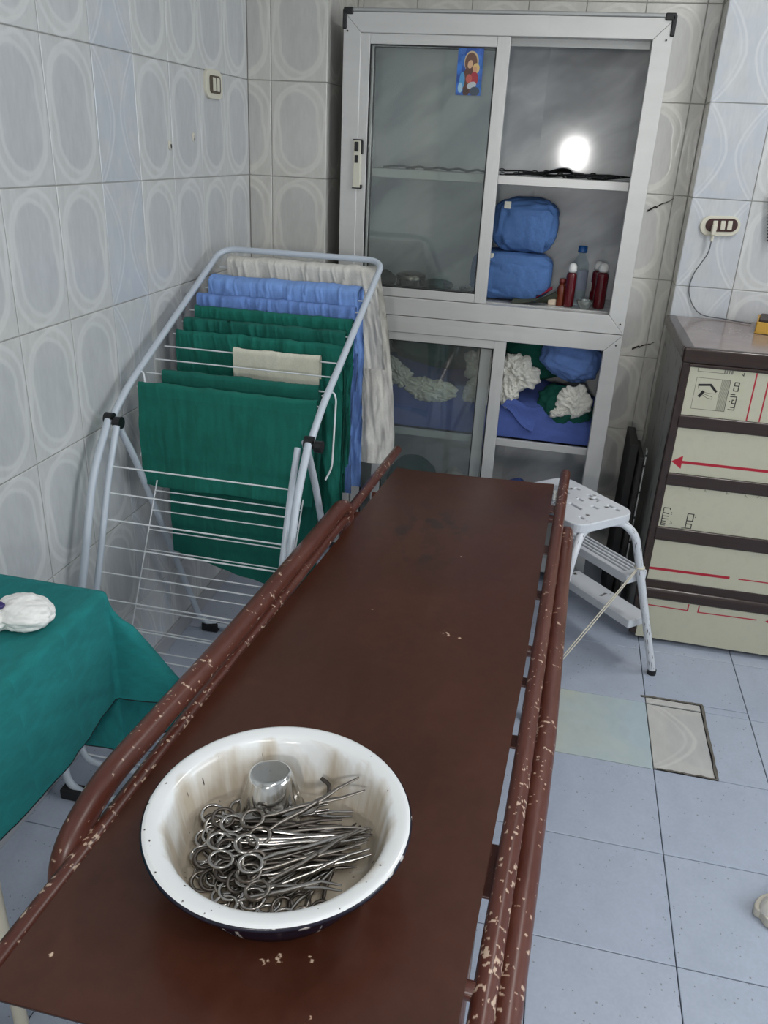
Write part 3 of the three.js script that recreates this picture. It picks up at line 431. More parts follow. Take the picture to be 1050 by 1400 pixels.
{
  const t = thing('enamel_basin', 'round white enamel basin with chipped dark rim on the stretcher', 'basin', [BX, BY, BZ]);
  const H = RIM - BY; const prof = [[0.0005, 0.004], [0.06, 0.0042], [0.114, 0.006], [0.126, 0.012], [0.133, 0.026], [0.139, 0.05], [0.144, 0.070], [0.148, 0.082], [0.154, 0.0885], [0.162, H - 0.001], [0.171, H], [0.176, H - 0.002]];
  const c = new THREE.SplineCurve(prof.map(([x, y]) => new THREE.Vector2(x, y))).getPoints(70);
  const inside = new THREE.LatheGeometry(c, 96); { const u = inside.attributes.uv, p = inside.attributes.position; for (let i = 0; i < u.count; i++) { const r = Math.hypot(p.getX(i), p.getZ(i)); u.setY(i, r / 0.178); } }
  part(t, 'bowl', inside.translate(BX, BY, BZ), enamelIn, 'white enamel stained brown towards the bottom');
  const out = [[0.1785, H - 0.004], [0.1775, H - 0.0085], [0.172, H - 0.0085], [0.166, H - 0.005], [0.155, 0.084], [0.148, 0.070], [0.142, 0.05], [0.136, 0.024], [0.128, 0.007], [0.114, 0.0005], [0.0005, 0.0005]];
  part(t, 'outer_shell', lathe([[0.176, H - 0.002], ...out], 96).translate(BX, BY, BZ), enamelEdge, 'dark blue enamel edge with chips');
}
{ // upturned steel gallipot in the basin
  const x = 0.838, z = 2.118, y = BY + 0.010, S = 1.0; const prof = [[0.0005, 0.058], [0.021, 0.058], [0.0245, 0.0565], [0.0268, 0.052], [0.0315, 0.036], [0.036, 0.018], [0.0385, 0.004], [0.0415, 0.002], [0.0418, 0.0002], [0.0395, 0.0], [0.0375, 0.004], [0.035, 0.018], [0.0305, 0.036], [0.0255, 0.052], [0.0005, 0.0555]];
  const g = lathe(prof.map(([a, b]) => [a * 1.22, b * 1.16]), 64); g.rotateX(-0.10).rotateZ(0.05).translate(x, y, z); single('steel_cup', g, std({ color: 0xcfcfcd, metalness: 1, roughness: 0.13 }), 'small polished steel cup upturned in the enamel basin', 'cup');
}
// surgical clamp / scissors lying along +x: ring handles at x = 0, tips at x = L
function clamp2(L, kind) { // returns [half, half, screw] geometries, flat in xz
  const hinge = L * (kind === 'scissors' ? 0.56 : 0.66), rr0 = 0.0115, halves = [];
  for (const s of [1, -1]) {
    const open = kind === 'scissors' ? 0.010 : 0.003, gy = s * 0.0011;
    const ring = new THREE.TorusGeometry(rr0, 0.0021, 8, 26).rotateX(Math.PI / 2).scale(1.2, 1, 1).translate(0.0, gy, s * 0.0135);
    const sh = polyTube([V(rr0 * 1.15, gy, s * 0.011), V(L * 0.2, gy, s * 0.0072), V(hinge * 0.75, gy, s * 0.0042), V(hinge, gy, 0)], (t) => 0.0022 + 0.0012 * t, 8);
    const tipz = -s * open; const jaw = polyTube([V(hinge - 0.006, gy, s * 0.0006), V(hinge + 0.010, gy, -s * 0.0018), V((hinge + L) / 2, gy, -s * 0.002 + tipz * 0.5), V(L, gy, tipz * 1.0 + (kind === 'curved' ? 0.008 : 0))], (t) => 0.0042 - 0.0028 * t, 8);
    jaw.scale(1, kind === 'scissors' ? 0.5 : 0.8, 1); halves.push(join(ring, sh, jaw));
  }
  halves.push(new THREE.CylinderGeometry(0.0033, 0.0033, 0.0062, 14).translate(hinge, 0, 0)); return halves;
}
const KINDS = { clamp: clamp2(0.15, 'clamp'), long: clamp2(0.185, 'clamp'), curved: clamp2(0.135, 'curved'), scissors: clamp2(0.145, 'scissors') };
const INSTR = 'clamps and scissors piled in the enamel basin';
function instrument(kind, ring, tip, roll, label, mat = steel) {
  const t = thing(kind === 'scissors' ? 'surgical_scissors' : 'surgical_clamp', label, kind === 'scissors' ? 'scissors' : 'clamp', ring, INSTR);
  KINDS[kind].forEach((g, i) => { const m = shadow(new THREE.Mesh(g, mat)); m.scale.setScalar(1.1); m.name = ['handle_half', 'handle_half', 'screw'][i]; t.add(m); });
  const d = V(...tip).sub(V(...ring)).normalize(); const q = new THREE.Quaternion().setFromUnitVectors(V(1, 0, 0), d); t.quaternion.copy(q).multiply(new THREE.Quaternion().setFromAxisAngle(V(1, 0, 0), roll)); return t;
}
{
  const y0 = BY + 0.008; 
  // x, z of ring end, heading in degrees (0 = +x, positive turns towards the far end), kind, height, pitch, roll
  const list = [
    [0.782, 2.128, 8, 'clamp', 0.004, 2, 0.1], [0.760, 2.170, 14, 'long', 0.004, 1, 0.15], [0.768, 2.186, 10, 'long', 0.010, 1, 0.3], [0.765, 2.178, 18, 'clamp', 0.017, 0, 0.5], [0.785, 2.196, 12, 'clamp', 0.012, 3, 0.6],
    [0.790, 2.186, 20, 'long', 0.022, 0, 0.3], [0.796, 2.194, 15, 'clamp', 0.028, -2, 0.5], [0.806, 2.215, 24, 'curved', 0.012, 2, 0.2], [0.783, 2.236, 28, 'clamp', 0.005, 2, 0.1], [0.790, 2.250, 22, 'long', 0.008, 2, 0.9],
    [0.800, 2.252, 34, 'clamp', 0.016, 0, 0.5], [0.822, 2.266, 40, 'clamp', 0.006, 2, 0.2], [0.832, 2.262, 34, 'curved', 0.018, 1, 0.4], [0.846, 2.276, 46, 'clamp', 0.005, 2, 0.1], [0.858, 2.272, 60, 'curved', 0.014, 2, 0.7],
    [0.880, 2.284, 52, 'clamp', 0.005, 2, 0.2], [0.904, 2.284, 62, 'curved', 0.006, 2, 0.1], [0.925, 2.280, 76, 'curved', 0.005, 2, 0.2], [0.945, 2.268, 92, 'curved', 0.006, 2, 0.1], [0.838, 2.226, 30, 'long', 0.036, -6, 0.1], [0.850, 2.236, 33, 'clamp', 0.040, -5, 0.2],
    [0.868, 2.268, 48, 'scissors', 0.030, 2, 0.1], [0.824, 2.244, 26, 'clamp', 0.030, -3, 0.4], [0.812, 2.204, 22, 'clamp', 0.034, -4, 0.2], [0.776, 2.214, 16, 'clamp', 0.006, 2, 0.4], [0.852, 2.180, 34, 'scissors', 0.038, 9, 0.3], [0.862, 2.190, 28, 'long', 0.020, 2, 0.2],
    [0.905, 2.262, 40, 'clamp', 0.016, 3, 0.4], [0.836, 2.28, 20, 'curved', 0.010, 6, 0.1], [0.876, 2.244, 36, 'clamp', 0.022, 2, 0.8],
  ];
  const label = (k, i, z, h) => k === 'scissors' ? (i < 23 ? 'steel scissors lying low among the clamps at the near basin wall' : 'steel scissors with blades crossed upward beside the steel cup') : `${['bright', 'brown-stained', 'darkened', 'bright'][i % 4]} ${{ clamp: 'straight', long: 'long straight', curved: 'short curved' }[k]} steel clamp ${z < 2.185 ? 'beside the steel cup' : z > 2.245 ? 'by the basin wall away from the cup' : 'amid the heap'}${h > 0.019 ? ', on top' : ', underneath'}`;
  const LEN = { clamp: 0.165, long: 0.2035, curved: 0.149, scissors: 0.160 }; const wallR = (y) => (y < 0.012 ? lerp(0.114, 0.126, clamp((y - 0.006) / 0.006)) : y < 0.026 ? lerp(0.126, 0.133, (y - 0.012) / 0.014) : lerp(0.133, 0.143, clamp((y - 0.026) / 0.044))) - 0.006;
  list.forEach(([x, z, a, k, h, p, r], i) => {
    r = Math.min(r, Math.asin(clamp((h + 0.005) / 0.031))); h += 0.001;
    { const A = (a + (hash(i, 3, 5) - 0.5) * 22) * Math.PI / 180, q = p * Math.PI / 180, c = Math.cos(A), s = -Math.sin(A), L = LEN[k]; // slide each one until rings and tip lie inside the basin wall
      for (let n = 0; n < 40; n++) for (const [u, w] of [[0, 0.030], [0, -0.030], [-0.017, 0.015], [-0.017, -0.015], [L, 0.008]]) { const X = x + c * u - s * w - BX, Z = z + s * u + c * w - BZ, R = Math.hypot(X, Z), lim = wallR(0.008 + h + Math.sin(q) * u); if (R > lim) { x -= X / R * (R - lim) * 0.6; z -= Z / R * (R - lim) * 0.6; } } } const A = (a + (hash(i, 3, 5) - 0.5) * 22) * Math.PI / 180, q = p * Math.PI / 180; instrument(k, [x, y0 + h, z], [x + Math.cos(A) * Math.cos(q), y0 + h + Math.sin(q), z - Math.sin(A) * Math.cos(q)], r, label(k, i, z, h), [steel, steelWorn, steelDark, steel][i % 4]); });
  // flat retractor blades under the cup side
  single('retractor_blade', sheet(40, 4, (u, v) => V(lerp(0.79, 0.915, u), y0 + 0.024 + 0.004 * u + 0.012 * Math.pow(clamp((u - 0.85) / 0.15), 2), lerp(2.171, 2.125, u) + (v - 0.5) * 0.012), 0.0018), steel, 'flat steel retractor blade lying across the clamps beside the upturned cup', 'retractor');
  single('curved_needle_holder', tube([V(0.905, y0 + 0.02, 2.110), V(0.918, y0 + 0.03, 2.098), V(0.915, y0 + 0.036, 2.082), V(0.902, y0 + 0.038, 2.074)], 0.0032, 30, 10), steelDark, 'short hooked steel instrument behind the heap of clamps in the basin', 'hook');
}

// ---------------------------------------------------------------- step stool
{
  const C = [1.265, 0.549], a = [0.675, 0.738], b = [-0.738, 0.675]; const W = (s, y, t) => V(C[0] + a[0] * s + b[0] * t, y, C[1] + a[1] * s + b[1] * t); // s along the steps, t across
  const st = thing('step_stool', 'white painted metal step stool with chipped slotted seat between stretcher and chest', 'step stool', [C[0], 0, C[1]]);
  const P = (n, g, m = stoolWhite, l) => part(st, n, g, m, l);
  const plate = (s0, s1, t0, t1, y, th, rad, slots = []) => { // rounded plate with slots, extruded downwards
    const sh = new THREE.Shape(); sh.moveTo(s0 + rad, t0); sh.lineTo(s1 - rad, t0); sh.quadraticCurveTo(s1, t0, s1, t0 + rad); sh.lineTo(s1, t1 - rad); sh.quadraticCurveTo(s1, t1, s1 - rad, t1); sh.lineTo(s0 + rad, t1); sh.quadraticCurveTo(s0, t1, s0, t1 - rad); sh.lineTo(s0, t0 + rad); sh.quadraticCurveTo(s0, t0, s0 + rad, t0);
    for (const [x, yy, w, h] of slots) { const p = new THREE.Path(); p.moveTo(x, yy); p.lineTo(x, yy + h); p.lineTo(x + w, yy + h); p.lineTo(x + w, yy); p.lineTo(x, yy); sh.holes.push(p); }
    const g = new THREE.ExtrudeGeometry(sh, { depth: th - 0.006, bevelEnabled: true, bevelSize: 0.003, bevelOffset: -0.003, bevelThickness: 0.003, bevelSegments: 3, curveSegments: 8 }); // shape (s, t) -> world
    const p = g.attributes.position; for (let i = 0; i < p.count; i++) { const q = W(p.getX(i), y - 0.003 - p.getZ(i), p.getY(i)); p.setXYZ(i, q.x, q.y, q.z); } g.computeVertexNormals(); return g;
  };
  const slots = []; for (let k = -4; k <= 4; k++) for (const t of [-0.085, 0.06]) if (rnd() > 0.25) slots.push([k * 0.03 - 0.010, t - 0.003, 0.020, 0.010]); for (let k = -3; k <= 3; k++) if (rnd() > 0.4) slots.push([k * 0.033, -0.035 + (k % 2) * 0.03, 0.024, 0.0095]); slots.push([0.02, 0.015, 0.05, 0.011], [-0.09, 0.012, 0.04, 0.011]);
  P('seat', plate(-0.165, 0.165, -0.122, 0.122, 0.603, 0.028, 0.055, slots), stoolWhite, 'slotted white seat with rounded corners');
  const legPts = (s, sg) => [W(s * 0.135, 0.575, sg * 0.03), W(s * 0.15, 0.572, sg * 0.085), W(s * 0.172, 0.53, sg * 0.125), W(s * 0.225, 0.012, sg * 0.272)];
  for (const s of [1, -1]) for (const sg of [1, -1]) { P('leg', bent(legPts(s, sg), 0.04, 0.0125, 8, 16)); const f = legPts(s, sg)[3]; P('foot_cap', new THREE.CylinderGeometry(0.0145, 0.015, 0.018, 16).translate(f.x, 0.009, f.z), rubber, 'dark rubber foot cap'); }
  const sl = []; for (let k = 0; k < 4; k++) sl.push([-0.14, -0.038 + k * 0.018, 0.28, 0.010]);
  const stepPlate = (y, t0, slotted) => plate(-0.172, 0.172, t0, t0 + 0.09, y, 0.03, 0.008, slotted ? sl.map(([x, yy, w, h]) => [x, t0 + 0.045 + yy, w, h]) : []);
  P('step', stepPlate(0.385, -0.215, true)); P('step', stepPlate(0.205, -0.265, false));
  P('rear_bar', rod(W(-0.2, 0.2, 0.22), W(0.2, 0.2, 0.22), 0.008));
  const r0 = legPts(1, -1), pa = r0[2].clone().lerp(r0[3], 0.22), pb = legPts(1, 1)[2].clone().lerp(legPts(1, 1)[3], 0.86);
  P('cord', [polyTube([pa, pa.clone().lerp(pb, 0.5).add(V(0, -0.006, 0)), pb], 0.0022, 8), polyTube([pa.clone().add(V(0, 0.008, 0)), pb.clone().add(V(0, 0.012, 0))], 0.0020, 8), new THREE.TorusGeometry(0.0145, 0.003, 8, 20).rotateX(Math.PI / 2).translate(pa.x, pa.y, pa.z)], std({ color: 0xcfc8b8, roughness: 0.9 }), 'pale cord tied between the legs');
}

// ---------------------------------------------------------------- drawer chest with panels made from printed board
{
  const X0 = 1.547, X1 = 2.34, Z0 = -0.25, Z1 = 0.33, T = 1.066; const ch = thing('drawer_chest', 'dark wood chest of drawers with cream fronts printed with red arrows', 'chest', [(X0 + X1) / 2, 0, 0.04]);
  const P = (n, g, m = walnut, l) => part(ch, n, g, m, l);
  const uvBox = (g) => { const p = g.attributes.position, u = g.attributes.uv; for (let i = 0; i < p.count; i++) u.setXY(i, p.getX(i) * 1.3 + p.getZ(i) * 1.3, p.getY(i) * 1.1 + p.getZ(i) * 0.3); return g; };
  P('side_panel', uvBox(box(X0 + 0.004, X0 + 0.02, 0.02, T - 0.04, Z0, Z1 - 0.02)), chestSide, 'scratched grey side panel'); P('side_panel', box(X1 - 0.02, X1 - 0.004, 0.02, T - 0.04, Z0, Z1 - 0.02), chestSide);
  P('back_panel', box(X0 + 0.02, X1 - 0.02, 0.03, T - 0.04, Z0, Z0 + 0.01), walnut); P('bottom_panel', box(X0 + 0.02, X1 - 0.02, 0.02, 0.035, Z0 + 0.01, Z1 - 0.03), walnut);
  P('top_board', box(X0 + 0.03, X1 - 0.03, T - 0.032, T - 0.001, Z0, Z1 - 0.018, 0.001), chestTop, 'brownish grey laminate top');
  P('top_moulding', [box(X0 - 0.004, X1 + 0.004, T - 0.046, T + 0.002, Z1 - 0.02, Z1 + 0.008, 0.008)]); for (const [x, s] of [[X0, 1], [X1, -1]]) P('top_moulding', box(Math.min(x - s * 0.004, x + s * 0.032), Math.max(x - s * 0.004, x + s * 0.032), T - 0.04, T + 0.001, Z0, Z1 - 0.016, 0.006));
  P('stile', box(X0, X0 + 0.027, 0.03, T - 0.045, Z1 - 0.025, Z1 + 0.003, 0.004)); P('stile', box(X1 - 0.027, X1, 0.03, T - 0.045, Z1 - 0.025, Z1 + 0.003, 0.004));
  const rows = [[1.009, 0.853], [0.810, 0.654], [0.610, 0.458], [0.408, 0.255], [0.181, 0.022]];
  const rails = [[1.021, 1.008], [0.853, 0.810], [0.654, 0.610], [0.458, 0.408]]; for (const [y1, y0] of rails) P('rail', box(X0 + 0.02, X1 - 0.02, y0, y1, Z1 - 0.03, Z1 + 0.006, 0.006));
  P('rail', [box(X0 + 0.02, X1 - 0.02, 0.222, 0.256, Z1 - 0.03, Z1 + 0.002, 0.004), box(X0 - 0.002, X1 + 0.002, 0.180, 0.226, Z1 - 0.03, Z1 + 0.012, 0.014)]);
  const PX0 = 1.572, PW = X1 - 0.026 - PX0, S = 1330; // print: x in metres from PX0, y in metres
  rows.forEach(([y1, y0], i) => {
    const h = y1 - y0; const map = canvasTex(Math.round(PW * S), Math.round(h * S), (c, w, hh) => {
      c.fillStyle = '#c3c0aa'; c.fillRect(0, 0, w, hh); for (let k = 0; k < 260; k++) { c.fillStyle = `rgba(${120 + hash(k, i, 3) * 60},${118 + hash(k, i, 3) * 60},${98 + hash(k, i, 4) * 50},${0.015 + 0.02 * hash(k, i, 5)})`; c.beginPath(); c.ellipse(hash(k, i, 6) * w, hash(k, i, 7) * hh, 2 + hash(k, i, 8) * 34, 2 + hash(k, i, 9) * 16, hash(k, i, 2) * 3, 0, 7); c.fill(); }
      const X = (x) => (x - PX0) * S, Y = (y) => (y1 - y) * S, red = '#b01a30', ink = '#1a1816';
      const poly = (pts, fill) => { c.fillStyle = fill; c.beginPath(); pts.forEach(([x, y], k) => (k ? c.lineTo(X(x), Y(y)) : c.moveTo(X(x), Y(y)))); c.closePath(); c.fill(); };
      const line = (pts, wd, col) => { c.strokeStyle = col; c.lineWidth = wd * S; c.lineJoin = 'miter'; c.beginPath(); pts.forEach(([x, y], k) => (k ? c.lineTo(X(x), Y(y)) : c.moveTo(X(x), Y(y)))); c.stroke(); };
      if (i === 0) {
        line([[1.598, 0.978], [1.699, 0.978], [1.699, 0.876], [1.598, 0.876], [1.598, 0.978]], 0.0008, ink); line([[1.596, 1.009], [1.596, 0.998], [1.700, 0.998], [1.700, 1.009]], 0.001, ink);
        for (let k = 0; k < 9; k++) line([[1.674 + k * 0.003, 0.978], [1.6745 + k * 0.003, 0.955], [1.673 + k * 0.003, 0.92], [1.6745 + k * 0.003, 0.876]], 0.0008, ink); for (let k = 0; k < 4; k++) line([[1.676 + k * 0.007, 0.998], [1.676 + k * 0.007, 1.009]], 0.003, '#6d6a60');
        line([[1.606, 0.954], [1.643, 0.958], [1.664, 0.936]], 0.007, ink); line([[1.606, 0.950], [1.612, 0.936], [1.640, 0.930], [1.664, 0.930]], 0.0008, ink); line([[1.626, 0.936], [1.614, 0.916]], 0.009, ink); line([[1.622, 0.925], [1.640, 0.914], [1.655, 0.912], [1.655, 0.919], [1.630, 0.926]], 0.001, ink);
        // two short words set sideways
        line([[1.712, 0.973], [1.726, 0.973], [1.726, 0.962], [1.713, 0.962], [1.713, 0.972]], 0.0028, ink); line([[1.726, 0.962], [1.726, 0.946], [1.713, 0.946], [1.713, 0.957]], 0.0028, ink); line([[1.707, 0.934], [1.721, 0.934]], 0.0026, ink); line([[1.707, 0.927], [1.727, 0.927]], 0.0026, ink); line([[1.727, 0.927], [1.727, 0.905], [1.716, 0.905], [1.716, 0.916], [1.722, 0.916]], 0.0026, ink); line([[1.727, 0.905], [1.727, 0.884], [1.708, 0.884]], 0.0026, ink); line([[1.727, 0.892], [1.714, 0.892]], 0.0026, ink); line([[1.707, 0.912], [1.710, 0.909]], 0.003, ink);
        line([[1.728, 1.000], [1.733, 0.996], [1.733, 1.006]], 0.002, ink);
        line([[1.770, 1.012], [1.771, 0.85]], 0.0042, red); line([[1.808, 1.012], [1.809, 0.85]], 0.0042, red);
      }
      if (i === 1) { poly([[1.573, 0.693], [1.606, 0.716], [1.606, 0.670]], red); line([[1.604, 0.694], [2.34, 0.697]], 0.0095, red); }
      if (i === 2) {
        line([[1.580, 0.528], [1.601, 0.528], [1.601, 0.522]], 0.0026, ink); line([[1.580, 0.528], [1.580, 0.510], [1.600, 0.506]], 0.0026, ink); line([[1.580, 0.505], [1.580, 0.462]], 0.003, ink); for (const y of [0.497, 0.487, 0.478, 0.470, 0.463]) line([[1.580, y], [1.600 - (y < 0.48 ? 0.006 : 0), y]], 0.0026, ink); for (const [x, y] of [[1.606, 0.512], [1.606, 0.506], [1.608, 0.470], [1.612, 0.474], [1.608, 0.478]]) line([[x, y], [x + 0.003, y]], 0.003, ink);
        line([[1.660, 0.516], [1.679, 0.516], [1.679, 0.490], [1.660, 0.490], [1.660, 0.516]], 0.003, ink); line([[1.660, 0.490], [1.660, 0.462], [1.678, 0.462], [1.678, 0.478], [1.660, 0.478]], 0.003, ink); line([[1.660, 0.462], [1.648, 0.46]], 0.0026, ink); for (const y of [0.512, 0.506]) line([[1.684, y], [1.687, y]], 0.003, ink);
        for (let k = 0; k < 9; k++) { const x = 1.63 + k * 0.058 + hash(k, 1, 9) * 0.02; for (let q = 0; q < 4; q++) line([[x, 0.611], [x - 0.01 + hash(k, q, 3) * 0.02, 0.604 - hash(k, q, 4) * 0.006]], 0.0012, 'rgba(80,74,62,0.55)'); }
      }
      if (i === 3) { line([[1.572, 0.297], [1.838, 0.300]], 0.0098, red); line([[1.867, 0.300], [2.34, 0.303]], 0.0042, red); }
      if (i === 4) { line([[1.572, 0.1565], [1.727, 0.155], [1.727, 0.185]], 0.0042, red); line([[1.762, 0.185], [1.762, 0.154], [1.957, 0.158]], 0.0042, red); poly([[1.985, 0.158], [2.01, 0.172], [2.01, 0.144]], red); line([[2.008, 0.158], [2.34, 0.160]], 0.0042, red); }
    });
    const face = i === 4 ? Z1 + 0.004 : Z1 - 0.001;
    const d = part(ch, 'drawer', box(PX0, PX0 + PW, y0, y1, face - 0.014, face, 0.0012), std({ color: 0xcfcdb8, roughness: 0.4 }));
    const g = new THREE.PlaneGeometry(PW - 0.003, h - 0.003).translate(PX0 + PW / 2, (y0 + y1) / 2, face + 0.0004);
    part(d, 'printed_front', g, std({ map, roughness: 0.34 }), ['cream front printed with a sideways drawing and red lines', 'cream front with a long red arrow', 'cream front with sideways black lettering', 'cream front with a thick red line', 'cream bottom front with red angle lines'][i]);
  });
}
{ // yellow box on the chest
  const t = thing('instrument_box', 'small yellow box with dark contents on the chest of drawers', 'box', [1.90, 1.067, -0.08]);
  part(t, 'tray', [box(1.822, 1.98, 1.067, 1.071, -0.17, 0.0), box(1.822, 1.98, 1.067, 1.105, -0.006, 0.0, 0.002), box(1.822, 1.98, 1.067, 1.105, -0.17, -0.164, 0.002), box(1.822, 1.828, 1.067, 1.105, -0.17, 0.0, 0.002), box(1.974, 1.98, 1.067, 1.105, -0.17, 0.0, 0.002)].map((g) => g.translate(-1.9, 0, 0.085).rotateY(-0.22).translate(1.905, 0, -0.085)), std({ color: 0xc79a3c, roughness: 0.45 }), 'yellow plastic tray');
  for (let k = 0; k < 3; k++) part(t, 'dark_block', box(-0.07 + k * 0.05, -0.032 + k * 0.05, 1.072, 1.112, -0.07, 0.07, 0.004).rotateY(-0.22).translate(1.905, 0, -0.085), std({ color: 0x2c1d1a, roughness: 0.5 }));
}
{ // dark folded board with a slotted metal strip in the gap beside the chest
  const t = thing('folded_board', 'dark folded board with a pale perforated strip leaning in the gap beside the chest', 'board', [1.50, 0, 0.05]);
  part(t, 'board', box(1.462, 1.492, 0.004, 0.66, -0.12, 0.10, 0.004), std({ color: 0x1e1c1b, roughness: 0.6 })); part(t, 'board', box(1.495, 1.512, 0.004, 0.63, -0.06, 0.14, 0.004), std({ color: 0x2a2725, roughness: 0.6 }));
  part(t, 'strip', [box(1.514, 1.519, 0.01, 0.66, 0.12, 0.145, 0.002)], std({ color: 0xb8b8b4, roughness: 0.4, metalness: 0.3 }), 'pale perforated metal strip');
  for (const y of [0.64, 0.60, 0.5, 0.4, 0.3]) part(t, 'rivet', new THREE.CylinderGeometry(0.004, 0.004, 0.004, 12).rotateX(Math.PI / 2).translate(1.5165, y, 0.146), darkMetal);
}

// ---------------------------------------------------------------- draped table
{
  const TX = 0.375, TZ = 1.78, TY = 0.795; const tb = thing('side_table', 'cream metal table under the green drape beside the left wall', 'table', [0.2, 0, 2.1]);
  const cream = std({ color: 0xd2cbb8, roughness: 0.4 });
  part(tb, 'table_top', box(0.02, TX - 0.004, TY - 0.025, TY - 0.001, TZ + 0.004, 2.6, 0.006), cream);
  for (const x of [0.05, 0.315]) for (const z of [2.11, 2.56]) part(tb, 'leg', rod(V(x, 0, z), V(x, TY - 0.024, z), 0.013), cream);
  const DX = 0.25, DZ = 0.41; // overhang to the right and to the far side
  const drapeAt = (u, v) => {
    const X = lerp(0.03, TX + DX, u), Z = lerp(2.62, TZ - DZ, v), dx = Math.max(0, X - TX), dz = Math.max(0, TZ - Z); const wob = 0.004 * (fbm(X * 9, Z * 9, 61) - 0.5);
    if (dx <= 0 && dz <= 0) return V(X, TY + 0.002 + wob * 0.6 + 0.003 * step(0.55, 0.9, fbm(X * 5, Z * 5, 63)), Z);
    const r = 0.012, rho = Math.hypot(dx, dz), phi = Math.atan2(dz, dx); const corner = dx > 0 && dz > 0 ? Math.pow(Math.sin(2 * phi), 1.2) : 0; // 1 on the diagonal
    const al = (0.04 + 0.50 * corner) * clamp(rho / 0.10), bend = Math.min(rho, r * 1.57); const drop = rho < r * 1.57 ? r * (1 - Math.cos(rho / r)) : r + (rho - r * 1.57) * Math.cos(al), outw = rho < r * 1.57 ? r * Math.sin(rho / r) : r + (rho - r * 1.57) * Math.sin(al);
    const ph = dx > 0 && dz > 0 ? phi - 0.36 * Math.sin(2 * phi) : phi; const w = (fbm(X * 7 + Z * 6, rho * 2, 67) - 0.5) * 0.034 * clamp(rho / 0.15) + Math.sin(Z * 16 + 1) * 0.006 * clamp(rho / 0.2) * (dz > 0 ? 0 : 1);
    const d = [Math.cos(ph), Math.sin(ph)]; return V(Math.min(X, TX) + d[0] * (outw + w), TY + 0.002 - drop, Math.max(Z, TZ) - d[1] * (outw + w));
  };
  const dr = thing('table_drape', 'teal green cloth draped over the table by the left wall', 'cloth', [0.25, 0.5, 2.1]);
  part(dr, 'cloth', sheet(110, 150, drapeAt, 0.0025, 3, 3), clothTeal);
  part(dr, 'hem', polyTube(Array.from({ length: 160 }, (_, i) => drapeAt(1, i / 159)), 0.0021, 6), hemThread, 'dark stitched hem'); part(dr, 'hem', polyTube(Array.from({ length: 160 }, (_, i) => drapeAt(i / 159, 1)), 0.0021, 6), hemThread, 'dark stitched hem');
  const lumpy = [lump(0.318, TY + 0.032, 1.925, 0.052, 0.03, 0.040, { amp: 0.16, fr: 3.4, s: 5, ridge: 0.02, flatY: -0.026, seg: 72 }), lump(0.262, TY + 0.030, 1.955, 0.045, 0.028, 0.034, { amp: 0.18, fr: 3.6, s: 8, ridge: 0.02, flatY: -0.024, seg: 72 })];
  single('cotton_wad', lumpy, cotton, 'wad of white cotton wool on the teal drape', 'cotton');
  single('purple_clip', lump(0.296, TY + 0.058, 1.955, 0.008, 0.006, 0.011, { amp: 0.25, s: 12, seg: 20 }), std({ color: 0x352a66, roughness: 0.4 }), 'tiny purple clip on the cotton wad', 'clip');
}

// ---------------------------------------------------------------- wall fittings
const pill = (w, h, r, d) => { const s = new THREE.Shape(), x = w / 2, y = h / 2; s.moveTo(-x + r, -y); s.lineTo(x - r, -y); s.absarc(x - r, -y + r, r, -Math.PI / 2, 0); s.lineTo(x, y - r); s.absarc(x - r, y - r, r, 0, Math.PI / 2); s.lineTo(-x + r, y); s.absarc(-x + r, y - r, r, Math.PI / 2, Math.PI); s.lineTo(-x, -y + r); s.absarc(-x + r, -y + r, r, Math.PI, Math.PI * 1.5); return new THREE.ExtrudeGeometry(s, { depth: d - 0.003, bevelEnabled: true, bevelSize: 0.0025, bevelThickness: 0.003, bevelSegments: 3, curveSegments: 12, bevelOffset: -0.0025 }); };
{
  const t = thing('light_switch', 'rounded ivory switch plate with a brown centre on the left wall', 'switch', [0, 1.70, 0.305]); const place = (g) => g.rotateY(Math.PI / 2).translate(0, 1.741, 0.305);
  part(t, 'plate', place(pill(0.125, 0.082, 0.030, 0.010).translate(0, 0, 0.0)), ivory); part(t, 'insert', place(pill(0.080, 0.050, 0.012, 0.004).translate(0, 0, 0.010)), std({ color: 0x4a3f2e, roughness: 0.4 }), 'brown insert');
  for (const x of [-0.014, 0.016]) part(t, 'rocker', place(box(x - 0.009, x + 0.009, -0.019, 0.019, 0.012, 0.017, 0.002)), ivory);
}
{
  const cx = 1.668, cy = 1.387, z = ZB; const t = thing('power_socket', 'oval ivory socket plate with a maroon centre on the right pier', 'socket', [cx, cy - 0.035, z]); const place = (g) => g.rotateZ(0.045).translate(cx, cy, z);
  part(t, 'plate', place(pill(0.135, 0.068, 0.0335, 0.011)), ivory); part(t, 'insert', place(pill(0.108, 0.044, 0.0215, 0.004).translate(0.004, 0.003, 0.011)), std({ color: 0x3e1d1c, roughness: 0.35 }), 'maroon insert');
  for (const x of [-0.018, 0.008, 0.031]) part(t, 'rocker', place(box(x - 0.008, x + 0.008, -0.013, 0.018, 0.013, 0.018, 0.002)), ivory);
  const c = thing('mains_cable', 'thin grey cable plugged into the oval socket and falling behind the chest', 'cable', [1.647, 1.07, z + 0.02]);
  part(c, 'plug', [box(1.638, 1.654, 1.355, 1.392, z + 0.018, z + 0.042, 0.005), box(1.641, 1.651, 1.335, 1.358, z + 0.022, z + 0.036, 0.004)], ivory, 'ivory plug');
  part(c, 'cable', tube([V(1.646, 1.34, z + 0.028), V(1.644, 1.295, z + 0.02), V(1.611, 1.216, z + 0.008), V(1.608, 1.15, z + 0.006), V(1.655, 1.082, z + 0.012), V(1.75, 1.0695, z + 0.03), V(1.83, 1.0695, z + 0.08)], 0.0019, 60, 8), std({ color: 0x5c5e62, roughness: 0.5 }));
}
